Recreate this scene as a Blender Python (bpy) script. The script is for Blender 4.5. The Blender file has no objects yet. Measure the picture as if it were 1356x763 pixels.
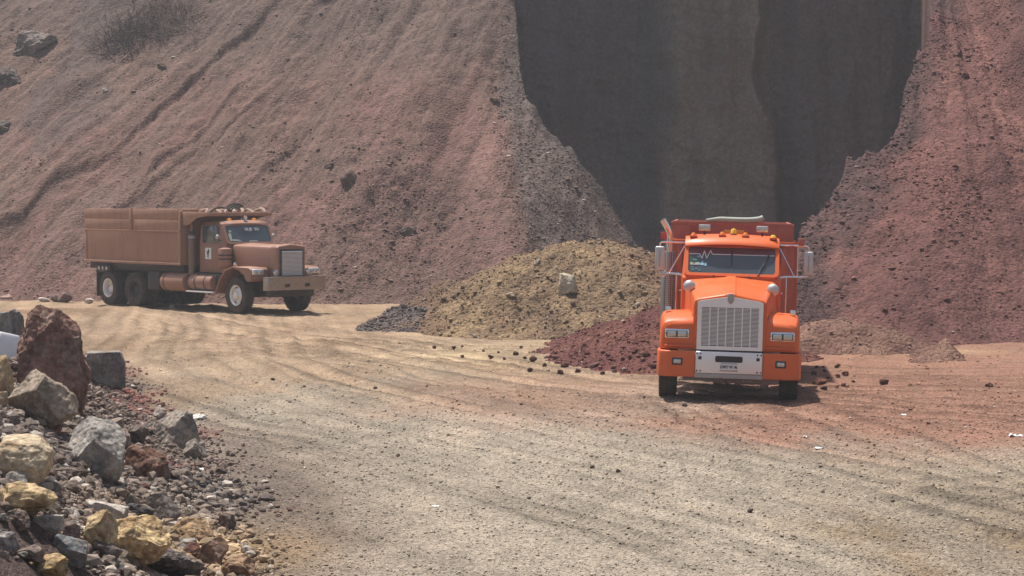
import bpy, bmesh, math, random
import numpy as np
from mathutils import Vector, Matrix

R = math.radians
C = bpy.context.scene.collection
SC = bpy.context.scene

# ------------------------------------------------------------------ camera, sky, sun, exposure
CAM_H, PITCH, FPX = 3.5, R(2.505), 2800.0      # focal length in pixels of a 1356 px wide frame
cam = bpy.data.objects.new('camera', bpy.data.cameras.new('camera'))
C.objects.link(cam)
cam.location = (0, 0, CAM_H)
cam.rotation_euler = (R(90) - PITCH, 0, 0)
cam.data.sensor_width = 36
cam.data.lens = FPX / 1356 * 36
cam.data.clip_end = 3000
SC.camera = cam

SUN_EL, SUN_AZ = R(71), R(-44)                 # azimuth clockwise from +Y: sun stands high on the left
w = bpy.data.worlds.new('World'); SC.world = w; w.use_nodes = True
nt = w.node_tree
sky = nt.nodes.new('ShaderNodeTexSky'); sky.sky_type = 'NISHITA'; sky.sun_disc = False
sky.sun_elevation = SUN_EL; sky.sun_rotation = SUN_AZ
sky.dust_density = 3.0; sky.air_density = 1.0; sky.ozone_density = 1.0
bg = nt.nodes['Background']; bg.inputs['Strength'].default_value = 0.10
nt.links.new(sky.outputs[0], bg.inputs[0])
sl = bpy.data.lights.new('sun', 'SUN'); sl.energy = 4.8; sl.angle = R(1.2); sl.color = (1.0, 0.96, 0.91)
so = bpy.data.objects.new('sun', sl); C.objects.link(so)
sd = Vector((math.cos(SUN_EL) * math.sin(SUN_AZ), math.cos(SUN_EL) * math.cos(SUN_AZ), math.sin(SUN_EL)))
so.rotation_euler = sd.to_track_quat('Z', 'Y').to_euler()
SC.view_settings.view_transform = 'Standard'; SC.view_settings.look = 'None'
SC.view_settings.exposure = 0.40; SC.view_settings.gamma = 1; SC.view_settings.use_curve_mapping = False
SC.cycles.max_bounces = 5; SC.cycles.diffuse_bounces = 2; SC.cycles.glossy_bounces = 3
SC.cycles.use_denoising = True

# ------------------------------------------------------------------ numeric helpers
DESAT = 0.14
def S(r, g, b, k=0.85):
    """display colour -> base colour"""
    c = np.array([r, g, b], float) / 255
    l = np.where(c <= 0.04045, c / 12.92, ((c + 0.055) / 1.055) ** 2.4) * k
    return l + (l.mean() - l) * DESAT

def _hash(ix, iy, iz, seed):
    n = (ix * 374761393 + iy * 668265263 + iz * 362437 * 69069 % 4294967296 + seed * 974711) & 0xffffffff
    n = ((n ^ (n >> 13)) * 1274126177) & 0xffffffff
    n = ((n ^ (n >> 15)) * 668265261) & 0xffffffff
    n = n ^ (n >> 16)
    return n.astype(np.float64) / 4294967296.0

def vn2(x, y, seed=0):
    x0 = np.floor(x); y0 = np.floor(y)
    fx = x - x0; fy = y - y0
    fx = fx * fx * fx * (fx * (fx * 6 - 15) + 10); fy = fy * fy * fy * (fy * (fy * 6 - 15) + 10)
    ix = x0.astype(np.int64); iy = y0.astype(np.int64); z = np.int64(0)
    a = _hash(ix, iy, z, seed); b = _hash(ix + 1, iy, z, seed)
    c = _hash(ix, iy + 1, z, seed); d = _hash(ix + 1, iy + 1, z, seed)
    return ((a + (b - a) * fx) * (1 - fy) + (c + (d - c) * fx) * fy) * 2 - 1

def fbm(x, y, oct=4, seed=0, gain=0.5, lac=2.03):
    x = np.asarray(x, float); y = np.asarray(y, float)
    s = 0; a = 1.0; t = 0
    for i in range(oct):
        s = s + a * vn2(x * lac ** i + 17.3 * i, y * lac ** i - 9.1 * i, seed + i); t += a; a *= gain
    return s / t * 1.5

def vn3(p, seed=0):
    p0 = np.floor(p); f = p - p0
    f = f * f * f * (f * (f * 6 - 15) + 10); i = p0.astype(np.int64)
    r = 0
    for dx in (0, 1):
        for dy in (0, 1):
            for dz in (0, 1):
                wgt = (f[:, 0] if dx else 1 - f[:, 0]) * (f[:, 1] if dy else 1 - f[:, 1]) * (f[:, 2] if dz else 1 - f[:, 2])
                r = r + wgt * _hash(i[:, 0] + dx, i[:, 1] + dy, i[:, 2] + dz, seed)
    return r * 2 - 1

def fbm3(p, oct=4, seed=0, gain=0.5):
    s = 0; a = 1.0; t = 0
    for i in range(oct):
        s = s + a * vn3(p * 2.03 ** i + 13.7 * i, seed + i); t += a; a *= gain
    return s / t * 1.5

def sstep(a, b, x):
    t = np.clip((x - a) / (b - a), 0, 1); return t * t * (3 - 2 * t)

def mix(a, b, t):
    t = np.asarray(t)[..., None]; return a * (1 - t) + b * t

def softmax0(z, k):
    return k * np.logaddexp(0, z / k)

def spaced(segments):
    out = []
    for a, b, st in segments:
        n = max(1, int(round((b - a) / st))); out.append(np.linspace(a, b, n, endpoint=False))
    out.append(np.array([segments[-1][1]])); return np.concatenate(out)

# ------------------------------------------------------------------ mesh helpers
def mesh_from(name, co, faces, mat, col=None, parent=None, smooth=True):
    """co (n,3), faces (m,k) all of one size"""
    me = bpy.data.meshes.new(name)
    co = np.ascontiguousarray(co, np.float32); faces = np.ascontiguousarray(faces, np.int32)
    k = faces.shape[1]
    me.vertices.add(len(co)); me.vertices.foreach_set('co', co.ravel())
    me.loops.add(faces.size); me.loops.foreach_set('vertex_index', faces.ravel())
    me.polygons.add(len(faces)); me.polygons.foreach_set('loop_start', np.arange(0, faces.size, k, dtype=np.int32))
    me.polygons.foreach_set('use_smooth', np.full(len(faces), smooth, bool))
    me.update(calc_edges=True)
    if col is not None:
        rgba = np.ones((len(co), 4), np.float32); rgba[:, :3] = np.clip(col, 0.003, 0.95)
        at = me.attributes.new('albedo', 'FLOAT_COLOR', 'POINT'); at.data.foreach_set('color', rgba.ravel())
    me.materials.append(mat)
    o = bpy.data.objects.new(name, me); C.objects.link(o)
    if parent: o.parent = parent
    return o

def grid_faces(nr, nc):
    i = np.arange(nr * nc).reshape(nr, nc)
    return np.stack([i[:-1, :-1], i[:-1, 1:], i[1:, 1:], i[1:, :-1]], -1).reshape(-1, 4)

def height_sheet(name, xs, ys, zf, cf, mat, keep=None):
    X, Y = np.meshgrid(xs, ys); Z = zf(X, Y)
    col = cf(X, Y, Z).reshape(-1, 3)
    F = grid_faces(len(ys), len(xs)); co = np.stack([X, Y, Z], -1).reshape(-1, 3)
    if keep is not None:
        k = keep(X, Y, Z).ravel(); F = F[k[F].any(1)]
        used = np.unique(F); m = np.full(len(co), -1); m[used] = np.arange(len(used)); F = m[F]; co = co[used]; col = col[used]
    return mesh_from(name, co, F, mat, col)

def tag(o, label=None, cat=None, group=None, kind=None):
    if label: o['label'] = label
    if cat: o['category'] = cat
    if group: o['group'] = group
    if kind: o['kind'] = kind
    return o

def empty(name, loc=(0, 0, 0)):
    o = bpy.data.objects.new(name, None); C.objects.link(o); o.location = loc; o.empty_display_size = 0.2; return o

# ------------------------------------------------------------------ materials
def nodes(name):
    m = bpy.data.materials.new(name); m.use_nodes = True
    t = m.node_tree; return m, t, t.nodes['Principled BSDF']

def earth(name, vs=12.0, var=0.35, nvar=0.3, bump=0.5, dist=0.05, rough=0.95, ns=None, spec=0.15, big=0.0):
    m, t, p = nodes(name); N = t.nodes; L = t.links
    at = N.new('ShaderNodeAttribute'); at.attribute_name = 'albedo'
    tc = N.new('ShaderNodeTexCoord')
    vo = N.new('ShaderNodeTexVoronoi'); vo.inputs['Scale'].default_value = vs; L.new(tc.outputs['Object'], vo.inputs['Vector'])
    sx = N.new('ShaderNodeSeparateColor'); L.new(vo.outputs['Color'], sx.inputs[0])
    r1 = N.new('ShaderNodeMapRange'); r1.inputs['To Min'].default_value = 1 - var; r1.inputs['To Max'].default_value = 1 + var
    L.new(sx.outputs[0], r1.inputs['Value'])
    no = N.new('ShaderNodeTexNoise'); no.inputs['Scale'].default_value = ns or vs * 1.7; no.inputs['Detail'].default_value = 6; no.inputs['Roughness'].default_value = 0.7
    L.new(tc.outputs['Object'], no.inputs['Vector'])
    r2 = N.new('ShaderNodeMapRange'); r2.inputs['From Min'].default_value = 0.25; r2.inputs['From Max'].default_value = 0.75
    r2.inputs['To Min'].default_value = 1 - nvar; r2.inputs['To Max'].default_value = 1 + nvar; L.new(no.outputs['Fac'], r2.inputs['Value'])
    mu = N.new('ShaderNodeMath'); mu.operation = 'MULTIPLY'; L.new(r1.outputs[0], mu.inputs[0]); L.new(r2.outputs[0], mu.inputs[1])
    sc = N.new('ShaderNodeVectorMath'); sc.operation = 'SCALE'; L.new(at.outputs['Color'], sc.inputs[0]); L.new(mu.outputs[0], sc.inputs['Scale'])
    L.new(sc.outputs[0], p.inputs['Base Color'])
    ad = N.new('ShaderNodeMath'); ad.operation = 'SUBTRACT'; L.new(no.outputs['Fac'], ad.inputs[0]); L.new(vo.outputs['Distance'], ad.inputs[1])
    bu = N.new('ShaderNodeBump'); bu.inputs['Strength'].default_value = bump; bu.inputs['Distance'].default_value = dist
    L.new(ad.outputs[0], bu.inputs['Height']); L.new(bu.outputs[0], p.inputs['Normal'])
    p.inputs['Roughness'].default_value = rough; p.inputs['Specular IOR Level'].default_value = spec
    return m

def coat(name, col, rough=0.45, metal=0.0, dust=0.25, dustcol=(0.30, 0.20, 0.14), scale=2.5, low=0.0, spec=0.5, bump=0.0, streak=0.0, rust=0.0):
    """painted or bare metal with uneven road dust (more of it low down if low > 0)"""
    m, t, p = nodes(name); N = t.nodes; L = t.links
    tc = N.new('ShaderNodeTexCoord'); no = N.new('ShaderNodeTexNoise'); no.inputs['Scale'].default_value = scale
    no.inputs['Detail'].default_value = 8; no.inputs['Roughness'].default_value = 0.65; L.new(tc.outputs['Object'], no.inputs['Vector'])
    rr = N.new('ShaderNodeMapRange'); rr.inputs['From Min'].default_value = 0.38; rr.inputs['From Max'].default_value = 0.75
    rr.inputs['To Max'].default_value = dust * 1.6; rr.inputs['To Min'].default_value = dust * 0.35; L.new(no.outputs['Fac'], rr.inputs['Value'])
    fac = rr.outputs[0]
    if low:
        sp = N.new('ShaderNodeSeparateXYZ'); L.new(tc.outputs['Object'], sp.inputs[0])
        lr = N.new('ShaderNodeMapRange'); lr.inputs['From Min'].default_value = 1.5; lr.inputs['From Max'].default_value = 0.2; lr.inputs['To Max'].default_value = low
        L.new(sp.outputs['Z'], lr.inputs['Value'])
        ml = N.new('ShaderNodeMath'); ml.operation = 'MULTIPLY_ADD'; L.new(lr.outputs[0], ml.inputs[0]); L.new(no.outputs['Fac'], ml.inputs[1]); L.new(fac, ml.inputs[2]); ml.use_clamp = True
        fac = ml.outputs[0]
    mx = N.new('ShaderNodeMixRGB'); mx.inputs[1].default_value = (*col, 1); mx.inputs[2].default_value = (*dustcol, 1)
    L.new(fac, mx.inputs[0]); out = mx.outputs[0]
    for amt, sc3, lo_, c2 in ((streak, (7, 7, .7), .5, tuple(v * .6 for v in dustcol)), (rust, (4, 4, 4), .60, (.10, .045, .025))):
        if not amt: continue
        mp = N.new('ShaderNodeMapping'); mp.inputs['Scale'].default_value = sc3; L.new(tc.outputs['Object'], mp.inputs[0])
        n3 = N.new('ShaderNodeTexNoise'); n3.inputs['Scale'].default_value = 1; n3.inputs['Detail'].default_value = 9; n3.inputs['Roughness'].default_value = .75; L.new(mp.outputs[0], n3.inputs['Vector'])
        q = N.new('ShaderNodeMapRange'); q.inputs['From Min'].default_value = lo_; q.inputs['From Max'].default_value = lo_ + .14; q.inputs['To Max'].default_value = amt; L.new(n3.outputs['Fac'], q.inputs['Value'])
        m3 = N.new('ShaderNodeMixRGB'); m3.inputs[2].default_value = (*c2, 1); L.new(q.outputs[0], m3.inputs[0]); L.new(out, m3.inputs[1]); out = m3.outputs[0]
    L.new(out, p.inputs['Base Color'])
    r2 = N.new('ShaderNodeMapRange'); r2.inputs['To Min'].default_value = rough; r2.inputs['To Max'].default_value = min(1, rough + 0.5); L.new(fac, r2.inputs['Value']); L.new(r2.outputs[0], p.inputs['Roughness'])
    if metal:
        m2 = N.new('ShaderNodeMapRange'); m2.inputs['To Min'].default_value = metal; m2.inputs['To Max'].default_value = 0.0; L.new(fac, m2.inputs['Value']); L.new(m2.outputs[0], p.inputs['Metallic'])
    p.inputs['Specular IOR Level'].default_value = spec
    if bump:
        bu = N.new('ShaderNodeBump'); bu.inputs['Strength'].default_value = bump; bu.inputs['Distance'].default_value = 0.02
        n2 = N.new('ShaderNodeTexNoise'); n2.inputs['Scale'].default_value = 3; n2.inputs['Detail'].default_value = 3; L.new(tc.outputs['Object'], n2.inputs['Vector'])
        L.new(n2.outputs['Fac'], bu.inputs['Height']); L.new(bu.outputs[0], p.inputs['Normal'])
    return m

def lin(r, g, b): return tuple(float(v) for v in S(r, g, b, 1.0))

M = {}
M['ground'] = earth('packed_dirt', vs=30, var=0.34, nvar=0.36, bump=0.8, dist=0.03)
M['scree'] = earth('scree', vs=11, var=0.24, nvar=0.3, bump=0.6, dist=0.07)
M['cliff'] = earth('dark_cinder', vs=7.0, var=0.14, nvar=0.28, bump=0.6, dist=0.06, ns=9)
M['soil'] = earth('loose_soil', vs=11, var=0.2, nvar=0.3, bump=0.8, dist=0.07)
M['stone'] = earth('small_stone', vs=30, var=0.15, nvar=0.25, bump=0.3, dist=0.01)
M['rock'] = earth('rock', vs=16, var=0.08, nvar=0.42, bump=0.7, dist=0.03, ns=22)
M['rough_rock'] = earth('rough_rock', vs=14, var=0.2, nvar=0.4, bump=0.9, dist=0.05, ns=16)

# ------------------------------------------------------------------ the terrain as functions of the plan position
TOE_Y = [10, 19.4, 24, 28.7, 36, 46.4, 60]; TOE_X = [-1.5, -2.5, -3.3, -4.2, -6.3, -9.4, -13]

def bank(x, y):
    d = np.interp(y, TOE_Y, TOE_X) - x + 0.35 * fbm(x * 0.7, y * 0.5, 3, 5)
    h = 1.45 * sstep(-0.2, 3.4, d) * (1 - sstep(41, 47, y))
    return h, d

P1Y = [10, 15, 20.4, 27, 32.6, 40.7, 45, 55, 66, 90]; P1X = [9, 7, 5, 1.8, -1.6, -5.5, -6.7, -8, -9.5, -14]
P2Y = [20, 28, 32.5, 37.5, 44, 57, 66, 90]; P2X = [18, 13, 8.2, 2.8, -1.2, -7.7, -12, -18]

TRK = []                                        # wheel ruts: (lateral coordinate function, offsets, window)
def _py(Yp, Xp): return lambda x, y: x - np.interp(y, Yp, Xp)
def _px(Xp, Yp): return lambda x, y: y - np.interp(x, Xp, Yp)
_pyo = [15, 19, 24, 29, 33, 36.5, 40]; _pxo = [8.6, 7.4, 5.9, 4.6, 3.9, 3.62, 3.6]
TRK.append((_py(P1Y, P1X), [-3.3, -2.7, -1.35, -0.9, .25, .6, 1.15, 1.9, 2.5, 3.4], lambda x, y: sstep(17, 20, y) * sstep(72, 62, y)))
TRK.append((_py(P2Y, P2X), [-2.6, -1.6, -1.05, -.2, .3, 1.0, 1.5, 2.6], lambda x, y: sstep(27, 31, y) * sstep(70, 60, y)))
TRK.append((_py(_pyo, _pxo), [-1.15, -.85, .9, 1.2], lambda x, y: sstep(16, 20, y) * sstep(40, 36, y)))
TRK.append((_px([-2, 2, 6, 10, 16], [31.5, 33.5, 34.6, 34.2, 32.5]), [-2.2, -1.6, -.4, 1.3, 1.9, 3.2, 5.2, 6.0, 7.8], lambda x, y: sstep(1, 4.5, x)))
TRK.append((_px([-9, -5, -1, 3], [50, 47.5, 46, 44.5]), [-3.5, -2.2, -1.2, .5, 1.6, 3.2], lambda x, y: sstep(-10, -8, x) * sstep(2.5, 0, x)))
TRK.append((_px([3, 5, 8, 12], [21.5, 23.5, 24.6, 24.2]), [-1.6, -.9, 0, .55, 1.2, 2.2], lambda x, y: sstep(3.6, 5, x)))

def ruts_at(x, y):
    g = 0; cc = 0
    for i, (f, offs, win) in enumerate(TRK):
        u0 = f(x, y) + 0.14 * fbm(x * .2 + i, y * .15, 2, 400 + i); wn = win(x, y) * (.7 + .3 * sstep(24, 34, y))
        for j, o in enumerate(offs):
            u = u0 - o; a = wn * np.clip(.55 + .9 * fbm(x * .25 + j * 3.1, y * .18 + i, 2, 420 + j), 0, 1.2); wd = .13 + .05 * (j % 3)
            b = np.exp(-(u / wd) ** 2); e = np.exp(-((np.abs(u) - 2.0 * wd) / (.6 * wd)) ** 2)
            g = g + a * (.020 * e - .028 * b); cc = cc + a * (.55 * b - .85 * e)
    return g, cc

def ground_z(x, y):
    u = x - np.interp(y, P1Y, P1X); v = x - np.interp(y, P2Y, P2X)
    flat = 0.05 * fbm(x * 0.22, y * 0.16, 3, 1) + 0.022 * fbm(x * 1.3, y * 0.8, 4, 2)
    near = np.exp(-(u / 5.0) ** 2); near2 = np.exp(-(v / 3.5) ** 2) * sstep(30, 36, y)
    ruts = (0.018 * fbm(u * 7, y * 0.12, 2, 6) + 0.035 * fbm(u * 1.7, y * 0.05, 3, 7)) * near + (0.018 * fbm(v * 7, y * 0.12, 2, 5) + 0.032 * fbm(v * 1.8, y * 0.06, 3, 8)) * near2
    fine = 0.010 * fbm(x * 6, y * 5, 3, 9)
    right = -0.10 * sstep(3, 7, x) * sstep(30, 25, y) * (1 + 0.6 * fbm(x * 0.9, y * 0.7, 3, 11))
    h, d = bank(x, y)
    rough = sstep(-0.3, 0.6, d) * (1 - sstep(42, 47, y)) * (0.10 * fbm(x * 1.6, y * 1.2, 4, 12) + 0.03 * fbm(x * 6, y * 6, 3, 13))
    return flat + ruts + ruts_at(x, y)[0] + fine + right + h + rough

def ground_col(x, y, z):
    n1 = fbm(x * 0.35, y * 0.22, 4, 21); n2 = fbm(x * 1.1, y * 0.5, 4, 22); n3 = fbm(x * 4, y * 2.4, 3, 23)
    u = x - np.interp(y, P1Y, P1X); v = x - np.interp(y, P2Y, P2X)
    st = fbm(u * 1.5, y * 0.05, 4, 24) + 0.6 * fbm(u * 6, y * 0.06, 3, 26); st2 = fbm(v * 1.8, y * 0.06, 4, 25) + 0.8 * fbm(v * 6, y * 0.10, 3, 27)
    gravel = S(176, 160, 138); tan = S(178, 150, 118); redd = S(162, 116, 92); ochre = S(196, 168, 126); dark = S(112, 92, 80)
    c = np.broadcast_to(tan, x.shape + (3,)).copy()
    c = mix(c, gravel, sstep(45, 32, y + 4 * n1 + 3.0 * st - 0.25 * x * sstep(0, 8, x)))
    rm = sstep(2.0, 5.0, x + 1.6 * n1 - (y - 38) * 0.05) * sstep(26.5, 31, y + 1.5 * n2) * sstep(75, 60, y)
    c = mix(c, redd, 0.95 * rm)
    rm2 = sstep(-4, 1.0, x + 2 * n1) * sstep(30, 34, y + 2 * n2) * (1 - sstep(39, 43, y)) * 0.5
    c = mix(c, redd, rm2)
    oc = np.exp(-((x + 0.6) / 2.4) ** 2 - ((y - 46.5) / 3.2) ** 2) * (0.6 + 0.7 * n2)
    c = mix(c, ochre, np.clip(oc, 0, 1))
    oc2 = sstep(44, 52, y) * sstep(-1, -4, x + n1) * 0.6
    c = mix(c, S(182, 150, 116), oc2)
    br = sstep(30, 22, y + 2 * n1) * sstep(2.5, 5.5, x + n2) * 0.55
    c = mix(c, S(150, 126, 96), br)
    c = mix(c, S(176, 128, 98), 0.6 * np.exp(-((x - 7) / 3) ** 2 - ((y - 46) / 3) ** 2))
    c = mix(c, S(190, 156, 112), .8 * np.exp(-((x - 9.4) / 1.6) ** 2 - ((y - 47.6) / 1.2) ** 2))
    h, d = bank(x, y)
    bk = sstep(-0.5, 0.4, d + 0.5 * n2) * (1 - sstep(43, 47, y))
    bc = mix(np.broadcast_to(S(98, 80, 72), c.shape), S(130, 84, 72), sstep(-0.1, 0.4, fbm(x * 0.5 + 3, y * 0.35, 3, 31)))
    bc = mix(bc, S(178, 144, 92), np.exp(-((x + 2.9) / 0.8) ** 2 - ((y - 20.6) / 1.7) ** 2))
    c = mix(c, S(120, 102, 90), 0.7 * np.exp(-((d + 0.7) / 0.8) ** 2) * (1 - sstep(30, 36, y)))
    c = mix(c, bc, bk)
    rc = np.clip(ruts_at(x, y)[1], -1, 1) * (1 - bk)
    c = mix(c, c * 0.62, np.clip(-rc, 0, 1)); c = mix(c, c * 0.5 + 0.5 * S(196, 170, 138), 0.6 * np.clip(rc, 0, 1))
    dm = np.clip(1.3 * fbm(x * .28 + 7, y * .14, 3, 430) - .25, 0, 1) * (1 - bk); c = mix(c, c * np.array([.72, .68, .64]), dm)
    c = mix(c, S(176, 144, 100), np.clip(.9 * np.exp(-((x + 2.75) / 0.75) ** 2 - ((y - 20.7) / 1.6) ** 2) * (1 + .5 * n2), 0, .9))
    k = 1 + 0.16 * n2 + 0.12 * n3 + 0.20 * st * np.exp(-(u / 6) ** 2) + 0.18 * st2 * np.exp(-(v / 4) ** 2) * sstep(30, 36, y)
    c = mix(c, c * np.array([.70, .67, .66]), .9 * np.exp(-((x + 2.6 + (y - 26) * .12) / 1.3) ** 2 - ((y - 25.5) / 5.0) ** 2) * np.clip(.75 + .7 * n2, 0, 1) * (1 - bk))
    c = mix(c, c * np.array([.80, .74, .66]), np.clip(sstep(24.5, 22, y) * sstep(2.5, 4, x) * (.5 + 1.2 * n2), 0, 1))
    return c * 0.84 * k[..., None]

xs = spaced([(-200, -60, 20), (-60, -20, 2), (-20, -11, 0.12), (-11, 11, 0.058), (11, 20, 0.12), (20, 60, 2), (60, 200, 20)])
ys = spaced([(-160, 0, 20), (0, 16, 0.8), (16, 44, 0.06), (44, 66, 0.11), (66, 100, 0.8), (100, 240, 20)])
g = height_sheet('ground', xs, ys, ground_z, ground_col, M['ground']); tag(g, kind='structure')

# ---- left hillside with its ridge
def base_y(x): return np.interp(x, [-60, -19, -12, -5, -1, 3, 8], [82, 71.5, 70, 67.5, 67.6, 68, 70])
AP = (9.0, 114.0)

CRX = [-20, -17.0, -14.6, -12.5, -10.8, -9.0]; CRY = [72.0, 75.8, 78.0, 81.3, 83.6, 86]      # the long slip scar

def hill_z(x, y):
    wx = 0.8 * fbm(x * 0.15, y * 0.15, 2, 40)
    yb = base_y(x)
    z = 0.70 * (y - yb - 0.6 * fbm(x * 0.35, y * 0.1, 3, 41))
    xr = np.interp(y, [60, 71, 76, 80, 84, 130], [0.6, 0.3, -0.35, -0.6, -0.2, 2]) + 0.18 * fbm(y * 0.8, x * 0, 3, 42)
    z = z - 0.64 * softmax0(x - xr, 0.10) 
    th = np.arctan2(x - AP[0], AP[1] - y); r = np.hypot(x - AP[0], y - AP[1])
    fade = sstep(0.2, 2.0, z)
    z = z + fade * (0.20 * fbm(th * 22 + wx * 0.1, r * 0.05, 3, 43) + 0.08 * fbm(th * 80, r * 0.10, 3, 44) + 0.03 * fbm(th * 150, r * 0.9, 3, 45))
    z = z + 0.20 * fbm(x * 0.5, y * 0.5, 4, 46) + 0.05 * fbm(x * 3, y * 3, 3, 47)
    # coarse broken patch right of the brown truck
    cp = np.exp(-((x + 4.6) / 3.0) ** 2 - ((y - 72) / 4.0) ** 2)
    z = z + cp * 0.16 * fbm(x * 2.2, y * 2.2, 4, 48)
    # slip scar: a small step down on the lower right side of a line running down to the left
    sy = np.interp(x, CRX, CRY) + 0.25 * fbm(x * 1.2, y * 0, 3, 49)
    dd = (y - sy) * 0.70
    z = z + 0.30 * (sstep(-0.12, 0.10, dd) - sstep(0.1, 3.0, dd)) * sstep(-7.5, -10, x)
    for k, (ax, ay, bx, by, hh) in enumerate([(-13.2, 76.0, -10.0, 80.5, .20), (-11.0, 77.2, -9.2, 79.6, .24), (-14.8, 73.6, -11.5, 77.4, .16), (-9.6, 74.2, -7.2, 77.6, .14)]):
        s = (y - (ay + (x - ax) * (by - ay) / (bx - ax)) + 0.2 * fbm(x * 1.4, y, 2, 60 + k)) * 0.6
        z = z + hh * (sstep(-0.08, 0.08, s) - sstep(0.08, 1.4, s)) * sstep(ax - 0.6, ax + 0.6, x) * (1 - sstep(bx - 0.6, bx + 0.6, x))
    yc = np.interp(x, [-0.9, -0.2, 0.15, 0.36, 0.6, 1.4, 3.3, 4.9, 7], [200, 92, 85, 80.6, 79.3, 77.9, 77.2, 76.1, 75]) + 0.45 * fbm(x * 1.5, y * 0, 4, 50)
    z = z - 1.7 * softmax0(y - yc, 0.08)
    return softmax0(z + 0.1, 0.25) - 0.22

def hill_col(x, y, z):
    th = np.arctan2(x - AP[0], AP[1] - y); r = np.hypot(x - AP[0], y - AP[1])
    st = fbm(th * 45, r * 0.06, 4, 51); st2 = fbm(th * 130, r * 0.2, 3, 52); n = fbm(x * 0.25, y * 0.25, 4, 53); n2 = fbm(x * 1.6, y * 1.6, 4, 54)
    c = np.broadcast_to(S(123, 95, 82), x.shape + (3,)).copy()
    c = mix(c, S(120, 86, 75), 0.85 * sstep(-0.2, 0.8, n + 0.5 * st))
    c = mix(c, S(134, 106, 91), 0.5 * sstep(0.1, 0.8, -n + 0.4 * st2))
    c = mix(c, S(114, 82, 73), 0.8 * np.exp(-((x + 3.0) / 4.2) ** 2 - ((z - 2.5) / 3.2) ** 2) * (0.8 + 0.6 * n2))
    c = mix(c, S(128, 96, 84), 0.5 * sstep(2.0, 0.2, z) * sstep(-6, -12, x))
    xrr = np.interp(y, [60, 71, 76, 80, 84, 130], [0.6, 0.3, -0.35, -0.6, -0.2, 2]); c = mix(c, S(112, 97, 90), 0.8 * sstep(-.1, 0.5, x - xrr + 0.25 * n2)); c = mix(c, S(140, 104, 92), .6 * np.exp(-((x - xrr + .9) / .7) ** 2) * sstep(8.5, 6, z))
    c = mix(c, S(108, 90, 80), 0.7 * sstep(7, 11, z + 1.5 * n)); c = mix(c, S(92, 82, 78), 0.5 * sstep(.1, .6, fbm(x * .3, y * .3, 3, 56)) * sstep(-13, -17, x))
    ye = np.interp(x, [-0.9, -0.2, 0.15, 0.36, 0.6, 1.4, 3.3, 4.9, 7], [200, 92, 85, 80.6, 79.3, 77.9, 77.2, 76.1, 75]); c = mix(c, S(92, 82, 79), .8 * sstep(1.6, .0, ye - y + .8 * n2) * sstep(-.3, .4, x))
    lines = fbm(th * 300, r * .07, 3, 57) + .6 * fbm(th * 620, r * .12, 2, 58)
    k = 0.88 * (1 + 0.13 * lines * sstep(1, -3, x) + 0.10 * st + 0.07 * st2 + 0.12 * n2 + 0.14 * n)
    return c * k[..., None]

xs = spaced([(-90, -23, 1.2), (-23, 6, 0.062), (6, 9, 0.3)])
ys = spaced([(60, 64, 1.0), (64, 92, 0.062), (92, 130, 1.5)])
o = height_sheet('hillside', xs, ys, hill_z, hill_col, M['scree']); tag(o, kind='structure')

# ---- right scree slope
AP2 = (13.9, 69.0)
def rbase(x): return np.interp(x, [4, 7, 9, 14, 40], [51.5, 50.5, 50.2, 50.2, 47])
def right_z(x, y):
    z = 0.68 * (y - rbase(x) - 0.5 * fbm(x * 0.4, y * 0.1, 3, 71))
    th = np.arctan2(x - AP2[0], AP2[1] - y); r = np.hypot(x - AP2[0], y - AP2[1])
    z = z + sstep(0.3, 2, z) * (0.30 * fbm(th * 6, r * 0.06, 3, 72) + 0.10 * fbm(th * 24, r * 0.2, 3, 73)) + 0.16 * fbm(x * 0.6, y * 0.6, 4, 74) + 0.05 * fbm(x * 3.2, y * 3.2, 3, 75)
    z = z - 0.22 * np.exp(-((x - 14.6) / 0.6) ** 2) * sstep(4, 7, z)
    oc = np.exp(-((x - 15.75 - 0.1 * (z - 7)) / 0.9) ** 2) * sstep(4.0, 5.5, z) 
    z = z + oc * (1.5 + 0.8 * fbm(x * 1.1, y * 1.1, 4, 76))
    # lower tongue running out to the right
    s = (y - (56.6 - (x - 13.2) * 1.1)); z = z - 0.35 * (1 - sstep(-0.2, 0.2, s)) * sstep(13, 14, x) * sstep(1.5, 3, z)
    yc = np.interp(x, [5.5, 7.0, 8.5, 10.75, 11.7, 12.4, 12.9, 14.0, 17, 24, 60], [51.5, 53.4, 55.8, 59.2, 61.6, 63.4, 66.2, 72.0, 87.6, 124, 310]) + 0.7 * fbm(x * 1.3, y * 0, 4, 77)
    z = z - 25.0 * softmax0(y - yc, 0.02)
    return softmax0(z + 0.1, 0.22) - 0.2

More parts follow.
